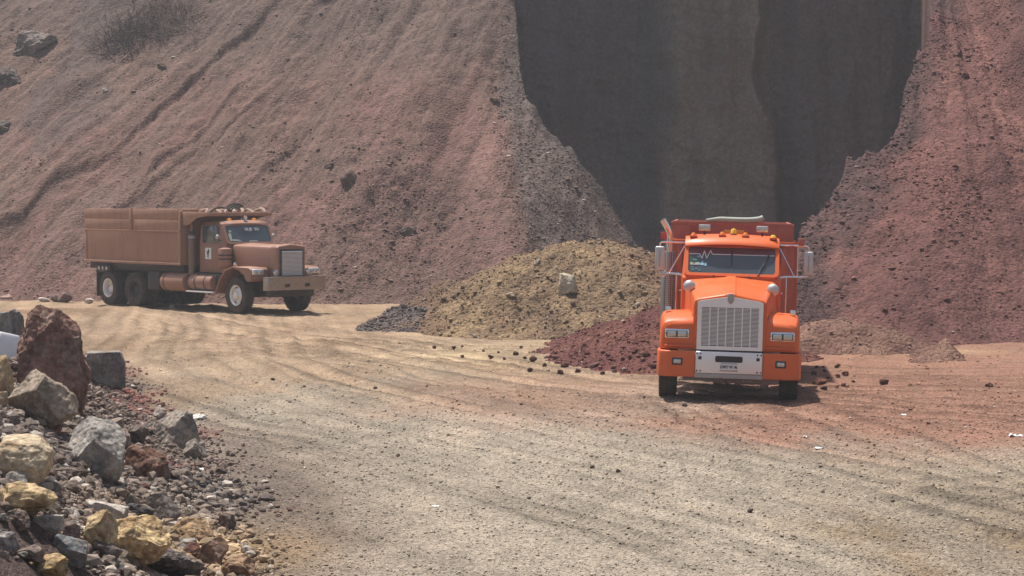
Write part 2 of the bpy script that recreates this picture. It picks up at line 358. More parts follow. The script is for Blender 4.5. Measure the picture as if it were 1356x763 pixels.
def right_col(x, y, z):
    th = np.arctan2(x - AP2[0], AP2[1] - y); r = np.hypot(x - AP2[0], y - AP2[1])
    st = fbm(th * 14, r * 0.12, 4, 81); n = fbm(x * 0.4, y * 0.4, 4, 82); n2 = fbm(x * 1.8, y * 1.8, 4, 83)
    c = np.broadcast_to(S(122, 79, 70), x.shape + (3,)).copy()
    c = mix(c, S(138, 92, 80), sstep(0.0, 0.8, st + 0.4 * n))
    c = mix(c, S(108, 70, 64), 0.7 * sstep(0.0, 0.8, n - 0.3 * st))
    c = mix(c, S(146, 94, 78), 0.7 * sstep(13.2, 15, x + 0.6 * n2) * sstep(5.5, 3.0, z))
    oc = np.exp(-((x - 15.8 - 0.1 * (z - 7)) / 0.95) ** 2) * sstep(4.0, 5.5, z)
    c = mix(c, S(82, 60, 60), np.clip(oc * 1.3, 0, 1))
    eb = np.interp(y, [48, 53.4, 55.8, 59.2, 61.6, 64, 70], [6.6, 7.0, 8.5, 10.75, 11.7, 12.6, 13.9]); ed = x - eb + .9 * n + .35 * n2
    c = mix(c, S(88, 68, 65), .85 * (1 - sstep(-.1, 1.7, ed)))
    k = .9 * (1 + 0.12 * st + 0.16 * n2)
    return c * k[..., None]
xs = spaced([(5, 7, 0.15), (7, 18, 0.05), (18, 60, 1.0)])
ys = spaced([(45, 48, 0.5), (48, 69, 0.05), (69, 110, 1.2)])
o = height_sheet('scree_slope', xs, ys, right_z, right_col, M['scree']); tag(o, kind='structure')

# ---- dark quarry face behind, as a steep sheet over (x, height)
def cliff_y(x, z):
    y = 89.2 + 0.06 * z
    bx = x - (8.55 - 0.03 * (z - 4)); half = 2.35 - 0.04 * (z - 4)
    wob = 0.35 * fbm(z * 0.35, x * 0.2, 3, 90)
    b = sstep(-half - 0.9 + wob, -half + 0.5 + wob, bx) * (1 - sstep(half - 0.35 + wob, half + 0.35 + wob, bx))
    y = y - b * 2.5
    b2 = sstep(-half + 1.2, -half + 1.6, bx + 0.5 * wob) * (1 - sstep(half, half + .4, bx)) * (1 - sstep(4.5, 6.8, z + 0.4 * bx)); y = y - 0.5 * b2
    b3 = sstep(11.2, 12.6, x + wob) * (1 - sstep(15, 17, x)); y = y - 1.4 * b3 * (1 - 0.04 * z)
    b4 = (1 - sstep(1.6, 3.6, x + 0.25 * (z - 6) + wob)); y = y - 1.6 * b4
    y = y + 0.30 * fbm(x * 0.55, z * 0.08, 3, 91) + 0.08 * fbm(x * 1.6, z * 0.7, 4, 92) + 0.06 * fbm(x * 5, z * 4, 3, 93)
    y = y + 0.16 * np.abs(fbm(x * 0.9 + .3 * fbm(x, z * .5, 2, 99), z * 0.35, 3, 94)) - 0.08 * sstep(.0, .25, fbm(x * .5, z * 1.3 + .15 * x, 3, 100))
    rib = fbm(x * .75 + .25 * fbm(x * .6, z * .3, 2, 88), z * .045 + 3, 2, 87); y = y + .34 * (np.abs(rib) - .3) - .08 * np.abs(fbm(x * 2.1, z * .10, 2, 86))
    tal = softmax0(3.0 - z + 0.25 * np.abs(x - 9), 0.5); y = y - 1.25 * tal
    return y
xs = spaced([(-12, -2, 0.5), (-2, 19, 0.06), (19, 40, 0.6)]); zs = spaced([(-1.5, 0, 0.3), (0, 14, 0.05), (14, 30, 1.0)])
X, Z = np.meshgrid(xs, zs); Y = cliff_y(X, Z)
n = fbm(X * 0.35, Z * 0.25, 4, 95); n2 = fbm(X * 1.5, Z * 1.0, 4, 96); st = fbm(X * 1.3, Z * 0.12, 4, 97)
c = np.broadcast_to(S(102, 93, 90), X.shape + (3,)).copy()
bx = X - (8.55 - 0.03 * (Z - 4))
c = mix(c, S(128, 113, 98), 0.95 * sstep(-2.9, -2.1, bx) * (1 - sstep(2.1, 2.8, bx)) * np.clip(0.9 + 0.35 * n, 0, 1))
c = mix(c, S(110, 91, 90), 0.7 * sstep(11.5, 14.5, X + n))
c = mix(c, S(84, 60, 56), 0.8 * sstep(4.6, 2.8, Z + 0.6 * n2) * sstep(9.3, 10.6, X + 0.3 * n2))
lay = fbm(X * .12 + .2 * n, Z * 1.6 + .12 * X, 3, 98)
c = mix(c, S(108, 84, 78), .5 * sstep(.1, .7, fbm(X * .45 + 4, Z * .22, 4, 89)))
c = c * (1 + 0.08 * st + 0.12 * n + 0.06 * n2 + 0.03 * lay)[..., None]
o = mesh_from('cliff', np.stack([X, Y, Z], -1).reshape(-1, 3), grid_faces(len(zs), len(xs)), M['cliff'], c.reshape(-1, 3)); tag(o, kind='structure')

# ------------------------------------------------------------------ camera rays -> places on the terrain (used to find where things stand)
def ray(px, py):
    a = (px - 678) / FPX; b = -(py - 381.5) / FPX
    d = np.array([a, math.cos(PITCH) + b * math.sin(PITCH), -math.sin(PITCH) + b * math.cos(PITCH)])
    return d / d[1]
def hit(px, py, fn=ground_z, y0=14, y1=100):
    d = ray(px, py); t = np.arange(y0, y1, 0.04)
    zz = fn(d[0] * t, t); i = np.argmax(CAM_H + d[2] * t <= zz)
    return np.array([d[0] * t[i], t[i], zz[i]])

# ------------------------------------------------------------------ heaps
def heap(name, label, cx, cy, rx, ry, h, pw, lump, fine, cf, mat, seed, top=None, res=0.05):
    def zf(x, y):
        wx = x + 0.35 * fbm(x * 0.8, y * 0.8, 3, seed); wy = y + 0.35 * fbm(x * 0.8, y * 0.8, 3, seed + 3)
        rho = np.sqrt(((wx - cx) / rx) ** 2 + ((wy - cy) / ry) ** 2)
        z = h * (1 - rho ** pw)
        if top: z = -softmax0(-(z - top), 0.18) + top
        return z + sstep(-0.2, 0.4, z) * (lump * fbm(x * 1.1, y * 1.1, 4, seed + 7) + fine * fbm(x * 4.5, y * 4.5, 4, seed + 9))
    xs = np.arange(cx - rx * 1.3, cx + rx * 1.3, res); ys = np.arange(cy - ry * 1.3, cy + ry * 1.3, res)
    o = height_sheet(name, xs, ys, zf, cf, mat, keep=lambda X, Y, Z: Z > ground_z(X, Y) - 0.12)
    return tag(o, label, 'dirt pile'), zf

def c_yellow(x, y, z):
    n = fbm(x * 0.5, y * 0.5, 4, 101); n2 = fbm(x * 2.2, y * 2.2, 4, 102)
    c = np.broadcast_to(S(150, 122, 90), x.shape + (3,)).copy()
    c = mix(c, S(164, 136, 96), sstep(0, 0.7, n2 + 0.4 * n))
    c = mix(c, S(138, 98, 72), sstep(2.6, 4.2, x + 0.8 * n) )
    c = mix(c, S(126, 98, 80), sstep(-0.8, -2.6, x + 0.8 * n) * 0.9); c = mix(c, S(128, 98, 78), .6 * sstep(.1, .7, fbm(x * .9 + 2, y * .9, 4, 103)))
    return mix(c, S(140, 112, 84), np.full(x.shape, .3)) * (.86 + 0.2 * n2)[..., None]
_, yellow_z = heap('dirt_pile', 'wide mound of yellow ochre dirt left of the orange truck', 2.2, 58.3, 6.1, 6.6, 2.6, 1.15, 0.20, 0.09, c_yellow, M['soil'], 110, top=2.15)
def c_red(x, y, z):
    n2 = fbm(x * 2, y * 2, 4, 122)
    c = mix(np.broadcast_to(S(116, 70, 62), x.shape + (3,)), S(100, 60, 56), sstep(-.2, .6, n2)); c = mix(c, S(140, 92, 76), 0.5 * sstep(.1, .8, fbm(x * .9, y * .9, 3, 123)))
    return c * (1 + 0.2 * n2)[..., None]
_, red_z = heap('dirt_pile', 'dark red dirt pile spilling out beside and behind the orange truck', 3.5, 46.9, 2.9, 5.9, 1.0, 1.1, 0.14, 0.08, c_red, M['soil'], 130)
def c_dark(x, y, z): return mix(np.broadcast_to(S(104, 92, 86), x.shape + (3,)), S(126, 106, 94), sstep(0, .8, fbm(x * 2, y * 2, 4, 142)))
_, dark_z = heap('gravel_pile', 'low heap of dark grey gravel at the foot of the slope', -2.75, 55.8, 1.3, 1.5, 0.62, 1.2, 0.05, 0.05, c_dark, M['soil'], 140)
def c_brown(x, y, z): return mix(np.broadcast_to(S(128, 92, 77), x.shape + (3,)), S(142, 106, 86), sstep(-.2, .8, fbm(x * 2, y * 2, 4, 152)))
_, brown_z = heap('dirt_pile', 'long low brown dirt heap right of the orange truck', 7.3, 47.8, 2.4, 1.7, 0.72, 1.4, 0.06, 0.04, c_brown, M['soil'], 150)
_, small_z = heap('dirt_pile', 'small cone-shaped brown dirt heap, rightmost of all the heaps', 9.15, 45.0, 0.75, 0.9, 0.46, 1.1, 0.04, 0.03, c_brown, M['soil'], 160)

def top_z(x, y):
    z = ground_z(x, y)
    for f in (yellow_z, red_z, dark_z, brown_z, small_z): z = np.maximum(z, f(x, y))
    return z
def slope_z(x, y): return np.maximum(np.maximum(top_z(x, y), np.where(np.asarray(x) < 8, hill_z(x, y), -9)), np.where(np.asarray(x) > 5.5, right_z(x, y), -9))
# ------------------------------------------------------------------ solid-shape builder for the trucks
APART = {'body_ribs': 'body_rib', 'bolt_holes': 'bolt_hole', 'green_stickers': 'green_sticker', 'pale_blue_stickers': 'pale_blue_sticker', 'side_boards': 'side_board', 'top_rail': 'top_rail_bar',
         'body_rails': 'body_rail', 'hood_latches': 'hood_latch', 'tow_openings': 'tow_opening', 'dump_body_walls': 'body_wall', 'plate_band': 'plate_stripe', 'grille_rivets': 'grille_rivet',
         'pale_dashboard_cover': 'dashboard_cover', 'vent_holes': 'vent_hole', 'lug_nuts': 'lug_nut', 'chassis': 'chassis_member', 'cab_guard': 'guard_plate'}
class MB:
    def __init__(s): s.bm = bmesh.new()
    def _add(s, b2, mtx=None):
        me = bpy.data.meshes.new('tmp'); b2.to_mesh(me); b2.free()
        if mtx is not None: me.transform(mtx)
        s.bm.from_mesh(me); bpy.data.meshes.remove(me); return s
    def box(s, x0, x1, y0, y1, z0, z1, c=0.012, seg=2, mtx=None):
        b = bmesh.new(); bmesh.ops.create_cube(b, size=1)
        for v in b.verts: v.co = Vector(((x0 + x1) / 2 + v.co.x * (x1 - x0), (y0 + y1) / 2 + v.co.y * (y1 - y0), (z0 + z1) / 2 + v.co.z * (z1 - z0)))
        c = min(c, 0.45 * min(abs(x1 - x0), abs(y1 - y0), abs(z1 - z0)))
        if c > 0: bmesh.ops.bevel(b, geom=b.edges[:], offset=c, segments=seg, profile=0.5, affect='EDGES')
        return s._add(b, mtx)
    def prism(s, poly, axis, a, b_, c=0.0, seg=2):
        """polygon in the two other axes, pushed along axis from a to b_"""
        b = bmesh.new()
        def P(u, v, h): return {'x': (h, u, v), 'y': (u, h, v), 'z': (u, v, h)}[axis]
        A = [b.verts.new(P(u, v, a)) for u, v in poly]; B = [b.verts.new(P(u, v, b_)) for u, v in poly]
        b.faces.new(A); b.faces.new(B[::-1])
        for i in range(len(poly)): j = (i + 1) % len(poly); b.faces.new((A[j], A[i], B[i], B[j]))
        bmesh.ops.recalc_face_normals(b, faces=b.faces[:])
        if c > 0: bmesh.ops.bevel(b, geom=b.edges[:], offset=c, segments=seg, profile=0.5, affect='EDGES', clamp_overlap=True)
        return s._add(b)
    def cyl(s, p0, p1, r0, r1=None, n=24, c=0.0):
        p0 = Vector(p0); p1 = Vector(p1); d = p1 - p0; r1 = r0 if r1 is None else r1; h = d.length
        pr = [(0, 0), (r0, 0), (r1, h), (0, h)]
        if c > 0: pr = [(0, 0), (r0 - c, 0), (r0 - c * .3, c * .3), (r0, c), (r1, h - c), (r1 - c * .3, h - c * .3), (r1 - c, h), (0, h)]
        return s.lathe(pr, p0, d, n)
    def lathe(s, prof, origin, axis, n=32):
        b = bmesh.new(); q = Vector((0, 0, 1)).rotation_difference(Vector(axis).normalized()).to_matrix().to_4x4(); T = Matrix.Translation(Vector(origin)) @ q
        rings = []
        for r, h in prof:
            if r < 1e-6: rings.append([b.verts.new((0, 0, h))])
            else: rings.append([b.verts.new((r * math.cos(2 * math.pi * i / n), r * math.sin(2 * math.pi * i / n), h)) for i in range(n)])
        for A, B in zip(rings, rings[1:]):
            for i in range(n):
                j = (i + 1) % n
                f = [A[i % len(A)], A[j % len(A)], B[j % len(B)], B[i % len(B)]]
                f = list(dict.fromkeys(f))
                if len(f) > 2: b.faces.new(f)
        bmesh.ops.recalc_face_normals(b, faces=b.faces[:])
        return s._add(b, T)
    def tube(s, pts, r, n=10, sub=0):
        P = [Vector(p) for p in pts]
        for _ in range(sub):
            Q = [P[0]]
            for a, c in zip(P, P[1:]): Q += [a * .75 + c * .25, a * .25 + c * .75]
            P = Q + [P[-1]]
        b = bmesh.new(); rings = []
        up = None
        for i, p in enumerate(P):
            t = (P[min(i + 1, len(P) - 1)] - P[max(i - 1, 0)]).normalized()
            if up is None: up = t.orthogonal().normalized()
            up = (up - t * up.dot(t)).normalized(); si = t.cross(up); rr = r[min(i, len(r) - 1)] if isinstance(r, (list, tuple)) else r
            rings.append([b.verts.new(p + (up * math.cos(2 * math.pi * k / n) + si * math.sin(2 * math.pi * k / n)) * rr) for k in range(n)])
        for A, B in zip(rings, rings[1:]):
            for k in range(n): b.faces.new((A[k], A[(k + 1) % n], B[(k + 1) % n], B[k]))
        b.faces.new(rings[0][::-1]); b.faces.new(rings[-1])
        bmesh.ops.recalc_face_normals(b, faces=b.faces[:])
        return s._add(b)
    def loft(s, secs, cap=True, c=0.0):
        b = bmesh.new(); rings = [[b.verts.new(p) for p in sec] for sec in secs]; n = len(secs[0])
        for A, B in zip(rings, rings[1:]):
            for k in range(n): b.faces.new((A[k], A[(k + 1) % n], B[(k + 1) % n], B[k]))
        if cap: b.faces.new(rings[0][::-1]); b.faces.new(rings[-1])
        bmesh.ops.recalc_face_normals(b, faces=b.faces[:])
        if c > 0: bmesh.ops.bevel(b, geom=[e for e in b.edges if len(e.link_faces) == 2 and e.calc_face_angle(0) > 0.5], offset=c, segments=3, profile=0.5, affect='EDGES', clamp_overlap=True)
        return s._add(b)
    def build(s, name, mat, parent=None, ang=35):
        if name in APART:                                             # every loose piece an object of its own
            b = s.bm; b.verts.ensure_lookup_table(); seen = set(); last = None
            for v in b.verts[:]:
                if v in seen: continue
                st = [v]; seen.add(v); grp = []
                while st:
                    q = st.pop(); grp.append(q)
                    for e in q.link_edges:
                        o_ = e.other_vert(q)
                        if o_ not in seen: seen.add(o_); st.append(o_)
                m2 = MB(); mp = {q: m2.bm.verts.new(q.co) for q in grp}; fs = set(f for q in grp for f in q.link_faces)
                for f in fs: m2.bm.faces.new([mp[q] for q in f.verts])
                last = m2.build(APART[name], mat, parent, ang)
            b.free(); return last
        me = bpy.data.meshes.new(name); s.bm.to_mesh(me); s.bm.free()
        me.polygons.foreach_set('use_smooth', [True] * len(me.polygons)); me.set_sharp_from_angle(angle=R(ang))
        me.materials.append(mat); o = bpy.data.objects.new(name, me); C.objects.link(o)
        if parent: o.parent = parent
        return o

def rrect(w, h, r, n=4):
    out = []
    for cx, cz, a0 in ((w / 2 - r, h / 2 - r, 0), (-w / 2 + r, h / 2 - r, 90), (-w / 2 + r, -h / 2 + r, 180), (w / 2 - r, -h / 2 + r, 270)):
        for i in range(n + 1): a = R(a0 + 90 * i / n); out.append((cx + r * math.cos(a), cz + r * math.sin(a)))
    return out

class Sheet:
    """a tilted glass plane: u across, v up; things on it sit off in front"""
    def __init__(s, o, u, v): s.o = Vector(o); s.u = Vector(u).normalized(); s.v = Vector(v).normalized(); s.n = s.u.cross(s.v)
    def P(s, a, b, off=0): return s.o + s.u * a + s.v * b + s.n * off
    def slab(s, mb, poly, off, th, c=0.0):
        return mb.loft([[s.P(a, b, off - th) for a, b in poly], [s.P(a, b, off) for a, b in poly]], True, c)
    def ring(s, mb, outer, inner, off, th):
        n = len(outer)
        for i in range(n):
            j = (i + 1) % n; q = [outer[i], outer[j], inner[j], inner[i]]
            mb.loft([[s.P(a, b, off - th) for a, b in q], [s.P(a, b, off) for a, b in q]], True)
        return mb
    def line(s, mb, pts, wd, off, th=0.004):
        for (a0, b0), (a1, b1) in zip(pts, pts[1:]):
            d = Vector((a1 - a0, b1 - b0)).normalized(); nx, ny = -d.y * wd / 2, d.x * wd / 2; e = d * wd * .3
            s.slab(mb, [(a0 - e.x + nx, b0 - e.y + ny), (a0 - e.x - nx, b0 - e.y - ny), (a1 + e.x - nx, b1 + e.y - ny), (a1 + e.x + nx, b1 + e.y + ny)], off, th)
        return mb

def words(name, text, sheet, a, b, size, mat, parent, off=0.006, squeeze=1.0):
    cu = bpy.data.curves.new(name, 'FONT'); cu.body = text; cu.size = size; cu.align_x = 'CENTER'; cu.align_y = 'CENTER'; cu.extrude = 0.002; cu.offset = 0.006 * size / 0.1
    t = bpy.data.objects.new(name, cu); C.objects.link(t)
    bpy.context.view_layer.update()
    me = bpy.data.meshes.new_from_object(t.evaluated_get(bpy.context.evaluated_depsgraph_get()))
    bpy.data.objects.remove(t); me.name = name
    for v in me.vertices: v.co = sheet.P(a + v.co.x * squeeze, b + v.co.y, off + v.co.z)
    me.materials.clear(); me.materials.append(mat)
    o = bpy.data.objects.new(name, me); C.objects.link(o); o.parent = parent; return o

M['orange'] = coat('orange_paint', (.68, .106, .013), 0.36, 0, 0.12, lin(190, 140, 100), 2.2, low=0.28, streak=.18, rust=.25, spec=.3)
M['orange_box'] = coat('worn_orange_paint', lin(206, 84, 44), 0.55, 0, 0.3, lin(150, 100, 80), 3.0, low=0.2, streak=.45, rust=.5)
M['red_box'] = coat('faded_red_orange_paint', lin(184, 82, 56), 0.6, 0, 0.3, lin(140, 95, 80), 3.0, streak=.4, rust=.6)
M['brown'] = coat('brown_paint', lin(150, 102, 76), 0.38, 0, 0.35, lin(152, 110, 88), 1.8, low=0.4, bump=0.15, streak=.3, rust=.5)
M['brown_box'] = coat('dusty_brown_paint', lin(166, 120, 90), 0.6, 0, 0.45, lin(154, 112, 90), 1.4, bump=0.35, streak=.4, rust=.45)
M['chrome'] = coat('chrome', (0.78, 0.78, 0.78), 0.12, 1.0, 0.08, lin(170, 150, 135), 4.0)
M['plate_chrome'] = coat('dull_chrome', (0.82, 0.81, 0.80), 0.35, 0.5, 0.14, lin(190, 175, 165), 3.0)
M['alloy'] = coat('polished_rim', (0.78, 0.77, 0.75), 0.3, 0.5, 0.2, lin(190, 170, 150), 6.0)
M['grey_metal'] = coat('grey_metal', (0.42, 0.41, 0.40), 0.5, 0.4, 0.4, lin(150, 130, 115), 5.0)
M['stack'] = coat('stack_metal', lin(120, 100, 88), 0.5, 0.5, 0.5, lin(140, 110, 95), 4.0)
M['black'] = coat('chassis_black', (0.022, 0.021, 0.021), 0.6, 0, 0.22, lin(110, 88, 76), 3.0)
M['rubber'] = coat('tyre_rubber', (0.022, 0.021, 0.020), 0.85, 0, 0.3, lin(120, 100, 88), 5.0, low=0.15, spec=0.2)
M['slot'] = coat('dark_recess', (0.012, 0.012, 0.012), 0.8, 0, 0.1)
M['glass'] = coat('dusty_dark_glass', (0.035, 0.052, 0.060), 0.06, 0, 0.10, lin(150, 150, 145), 1.5, spec=0.9)
M['mirror'] = coat('mirror_shell', (0.55, 0.54, 0.53), 0.3, 0.7, 0.25, lin(160, 150, 140), 5)
M['lens'] = coat('lamp_lens', (0.55, 0.54, 0.50), 0.10, 0.7, 0.12, lin(170, 155, 140), 8)
M['amber'] = coat('amber_lens', (0.85, 0.28, 0.03), 0.2, 0, 0.1, lin(190, 140, 100), 8)
M['yellow'] = coat('yellow_lens', (0.9, 0.55, 0.03), 0.2, 0, 0.05, lin(190, 150, 100), 8)
M['red'] = coat('red_lens', (0.55, 0.04, 0.03), 0.25, 0, 0.1)
M['white'] = coat('white_decal', (0.80, 0.79, 0.77), 0.5, 0, 0.15, lin(180, 160, 145), 8)
M['strip'] = coat('maroon_sun_strip', lin(112, 62, 66), 0.2, 0, 0.12, lin(140, 110, 105), 3)
M['decal_green'] = coat('green_sticker', lin(60, 130, 120), 0.4, 0, 0.1)
M['decal_blue'] = coat('pale_blue_sticker', lin(120, 190, 215), 0.4, 0, 0.1)
M['ink'] = coat('dark_ink', (0.03, 0.03, 0.035), 0.6, 0, 0.05)
M['tarp'] = coat('pale_tarp', lin(168, 180, 165), 0.85, 0, 0.3, lin(150, 130, 115), 5, spec=0.2)
M['tarp_pink'] = coat('beige_tarp', lin(160, 134, 118), 0.85, 0, 0.3, lin(150, 125, 110), 5, spec=0.2)

# slatted / perforated metals: the pattern lives in the material
def perforated(name, base, hole, sx, sz, thr):
    m, t, p = nodes(name); N = t.nodes; L = t.links
    tc = N.new('ShaderNodeTexCoord'); vo = N.new('ShaderNodeTexVoronoi'); vo.inputs['Scale'].default_value = sx; vo.inputs['Randomness'].default_value = 0.0
    L.new(tc.outputs['Object'], vo.inputs['Vector'])
    mt = N.new('ShaderNodeMath'); mt.operation = 'LESS_THAN'; mt.inputs[1].default_value = thr; L.new(vo.outputs['Distance'], mt.inputs[0])
    mx = N.new('ShaderNodeMixRGB'); mx.inputs[1].default_value = (*base, 1); mx.inputs[2].default_value = (*hole, 1); L.new(mt.outputs[0], mx.inputs[0]); L.new(mx.outputs[0], p.inputs['Base Color'])
    p.inputs['Roughness'].default_value = 0.45; p.inputs['Metallic'].default_value = 0.5; return m
M['perf'] = perforated('perforated_guard', (0.34, 0.32, 0.31), (0.02, 0.02, 0.02), 28, 28, 0.36)

def tyre_profile(ro, wd, ri):
    h = wd / 2
    return [(ri, -h * .8), (ri + .02, -h), (ro * .80, -h * 1.04), (ro * .93, -h), (ro * .985, -h * .86), (ro, -h * .6), (ro, -h * .1), (ro - .012, -h * .08), (ro - .012, h * .08), (ro, h * .1), (ro, h * .6), (ro * .985, h * .86), (ro * .93, h), (ro * .80, h * 1.04), (ri + .02, h), (ri, h * .8)]

def wheel(root, x, y, rad, wd, side, deep, rim_mat, lugs=True, hub_mat=None, stick=0.0):
    """one wheel: tyre as the part, rim and hub as its sub-parts; side = -1 faces -x"""
    ax = (side, 0, 0); ri = rad * 0.55
    m = MB().lathe(tyre_profile(rad, wd, ri), (x, y, rad), ax, 48)
    for k in range(44):                                           # tread lugs across the shoulders
        a = 2 * math.pi * k / 44; c_, s_ = math.cos(a), math.sin(a)
        for sgn in (-1, 1):
            q = Matrix.Translation((x + sgn * wd * .36, y, rad)) @ Matrix.Rotation(a, 4, 'X') @ Matrix.Translation((0, 0, rad - 0.004))
            m.box(-wd * .15, wd * .15, -0.018, 0.018, -0.012, 0.010, 0.0, mtx=q)
    t = m.build('wheel', M['rubber'], root)
    h = wd / 2
    d = h * .9
    if deep: pr = [(ri + .012, d), (ri + .012, d + .015), (ri - .015, d + .012), (ri - .03, d - .02), (ri - .05, -d * .2), (ri * .72, -d * .45), (ri * .40, -d * .45), (ri * .36, -d * .2), (ri * .3, d * .25), (0, d * .3)]
    else: pr = [(ri + .012, d), (ri + .012, d + .015), (ri - .015, d + .012), (ri - .03, d - .01), (ri - .05, d * .45), (ri * .78, d * .55), (ri * .55, d * .85), (ri * .42, d * .95), (ri * .38, d * 1.25), (ri * .30, d * 1.32), (0, d * 1.35)]
    MB().lathe(pr, (x, y, rad), ax, 40).build('rim', rim_mat, t)
    hb = MB(); hole = MB()
    for k in range(10):
        a = 2 * math.pi * (k + .3) / 10; off = (d * .9 if not deep else -d * .42); rr = ri * .50
        p = Vector((x + side * off, y + rr * math.cos(a), rad + rr * math.sin(a)))
        hb.cyl(p, p + Vector((side * (.035 + stick), 0, 0)), .016, n=8)
        rr = ri * .74; off2 = (d * .52 if not deep else -d * .40)
        if k % 2 == 0:
            p = Vector((x + side * off2, y + rr * math.cos(a), rad + rr * math.sin(a))); hole.cyl(p, p + Vector((side * .02, 0, 0)), ri * .11, n=14)
    hb.build('lug_nuts', hub_mat or rim_mat, t); hole.build('vent_holes', M['slot'], t)
    return t

# ------------------------------------------------------------------ the orange truck; x across, y backwards from the bumper, z up
def orange_truck():
    T = tag(empty('dump_truck'), 'bright orange dump truck facing the camera with a chrome grille', 'truck')
    OR = M['orange']
    # bumper: two orange ends and the chrome middle plate
    for s in (-1, 1):
        b = MB().prism([(s * .562, .02), (s * 1.02, .02), (s * 1.17, .09), (s * 1.215, .24), (s * 1.215, .62), (s * 1.13, .62), (s * 1.12, .28), (s * .95, .16), (s * .562, .16)], 'z', .43, .87, .025, 3)
        b = b.build('bumper_end', OR, T)
        x = s * .865
        MB().box(x - .095, x + .095, .012, .05, .625, .755, .02).build('fog_lamp_bezel', M['ink'], b)
        f = MB().box(x - .065, x + .065, -.002, .03, .655, .728, .02).build('fog_lamp', M['lens'], b)
    ch = MB().box(-.56, .56, 0, .16, .505, .872, .02, 3).build('bumper_plate', M['plate_chrome'], T)
    MB().box(-.57, .57, .015, .15, .425, .503, .01).build('bumper_lip', M['grey_metal'], T)
    sh = Sheet((0, 0, 0), (1, 0, 0), (0, 0, 1))
    sl = MB(); sh.slab(sl, [(a, .752 + b) for a, b in rrect(.46, .105, .03)], .004, .01); sl.build('bumper_slot', M['slot'], ch)
    bt = MB()
    for sx in (-1, 1):
        bt.box(sx * .485 - .028, sx * .485 + .028, -.004, .006, .735, .79, .004)
        for px, pz in ((.535, .835), (.475, .835), (.535, .545), (.475, .545)): bt.cyl((sx * px, -.006, pz), (sx * px, .01, pz), .014, n=12)
    bt.build('bolt_holes', M['slot'], ch)
    pl = MB().box(-.155, .155, -.014, -.002, .545, .695, .004).build('licence_plate', M['white'], T)
    sh2 = Sheet((0, -.014, 0), (1, 0, 0), (0, 0, 1))
    words('plate_lettering', 'LW1646·A', sh2, 0, .622, .07, M['ink'], pl, .003, .9)
    q = MB(); sh2.slab(q, [(-.14, .672), (.14, .672), (.14, .688), (-.14, .688)], .003, .003); sh2.slab(q, [(-.15, .55), (.15, .55), (.15, .572), (-.15, .572)], .003, .003); q.build('plate_band', M['grey_metal'], pl)
    # fenders with headlamps
    for s in (-1, 1):
        secs = []
        for y, zt, zb, xo, xi in ((.13, 1.30, .89, 1.10, .59), (.17, 1.36, .885, 1.145, .57), (.30, 1.43, .885, 1.165, .56), (.55, 1.47, .89, 1.18, .56), (1.0, 1.50, 1.0, 1.19, .58), (1.5, 1.46, 1.14, 1.19, .60), (1.85, 1.30, 1.05, 1.18, .62), (2.05, 1.05, .80, 1.17, .64)):
            secs.append([(s * xi, y, zb), (s * xi, y, zt + .02), (s * (xi + .2), y, zt + .012), (s * (xo - .13), y, zt), (s * (xo - .04), y, zt - .03), (s * xo, y, zt - .12), (s * (xo + .01), y, zb + .1), (s * (xo + .005), y, zb)])
        f = MB().loft(secs, True, .02).build('fender', OR, T, 50)
        x = s * .885
        cr = MB().loft([[(s * .60, .13, .97), (s * 1.08, .13, .97), (s * 1.1, .13, .935), (s * .60, .13, .935)], [(s * .60, .085, .965), (s * 1.06, .085, .965), (s * 1.08, .085, .94), (s * .60, .085, .94)]], True, .008).build('fender_crease', OR, f)
        bz = MB().box(x - .205, x + .205, .098, .15, 1.072, 1.232, .02).build('headlamp_bezel', M['chrome'], f)
        MB().box(x - .18, x + .18, .092, .11, 1.092, 1.205, .012).build('lamp_recess', M['ink'], bz)
        for kx in (-.088, .088): MB().box(x + kx - .075, x + kx + .075, .082, .1, 1.102, 1.195, .018).build('headlight', M['lens'], bz)
        xm = s * 1.06
        l = MB().box(xm - .05, xm + .05, .66, .76, 1.475, 1.575, .02).build('turn_lamp', M['chrome'], f)
        xo = s * .70
        MB().tube([(xo * .93, .92, 1.47), (xo * .93, .92, 1.62), (xo * .97, .9, 1.8), (xo, .9, 1.9)], .012, 8, 1).build('mirror_stem', M['chrome'], f)
        cx = s * .715
        MB().lathe([(0, 0), (.035, .003), (.075, .018), (.1, .045), (.106, .06), (.1, .066), (0, .07)], (cx, .85, 1.90 + (.02 if s < 0 else 0)), (0, 1, 0), 28).build('convex_mirror', M['mirror'], f)
        mk = MB().box(s * .60 - .022, s * .60 + .022, .5, .55, 1.47, 1.63, .01).build('fender_guide', M['orange_box'], f)
    # hood: narrow at the grille, wide at the windscreen
    def hs(y, hw, zc, zs, zb, hwb): return [(-hwb, y, zb), (-hw - .015, y, zs - .12), (-hw, y, zs - .03), (-hw + .05, y, zs), (-.09, y, zc - .004), (-.075, y, zc + .012), (.075, y, zc + .012), (.09, y, zc - .004), (hw - .05, y, zs), (hw, y, zs - .03), (hw + .015, y, zs - .12), (hwb, y, zb)]
    hood = MB().loft([hs(.11, .59, 1.82, 1.735, .90, .60), hs(.135, .605, 1.845, 1.755, .9, .61), hs(.30, .615, 1.87, 1.785, .9, .63), hs(1.0, .69, 1.975, 1.895, .95, .71), hs(1.84, .79, 2.075, 2.01, 1.0, .82)], True, .012).build('hood', OR, T, 50)
    sm = MB()
    for s in (-1, 1):
        sm.tube([(s * .612, .14, 1.0), (s * .63, .30, 1.46), (s * .66, .7, 1.49), (s * .71, 1.2, 1.50), (s * .76, 1.8, 1.42)], .009, 6)
    APART['hood_seams'] = 'hood_seam'; sm.build('hood_seams', M['slot'], hood)
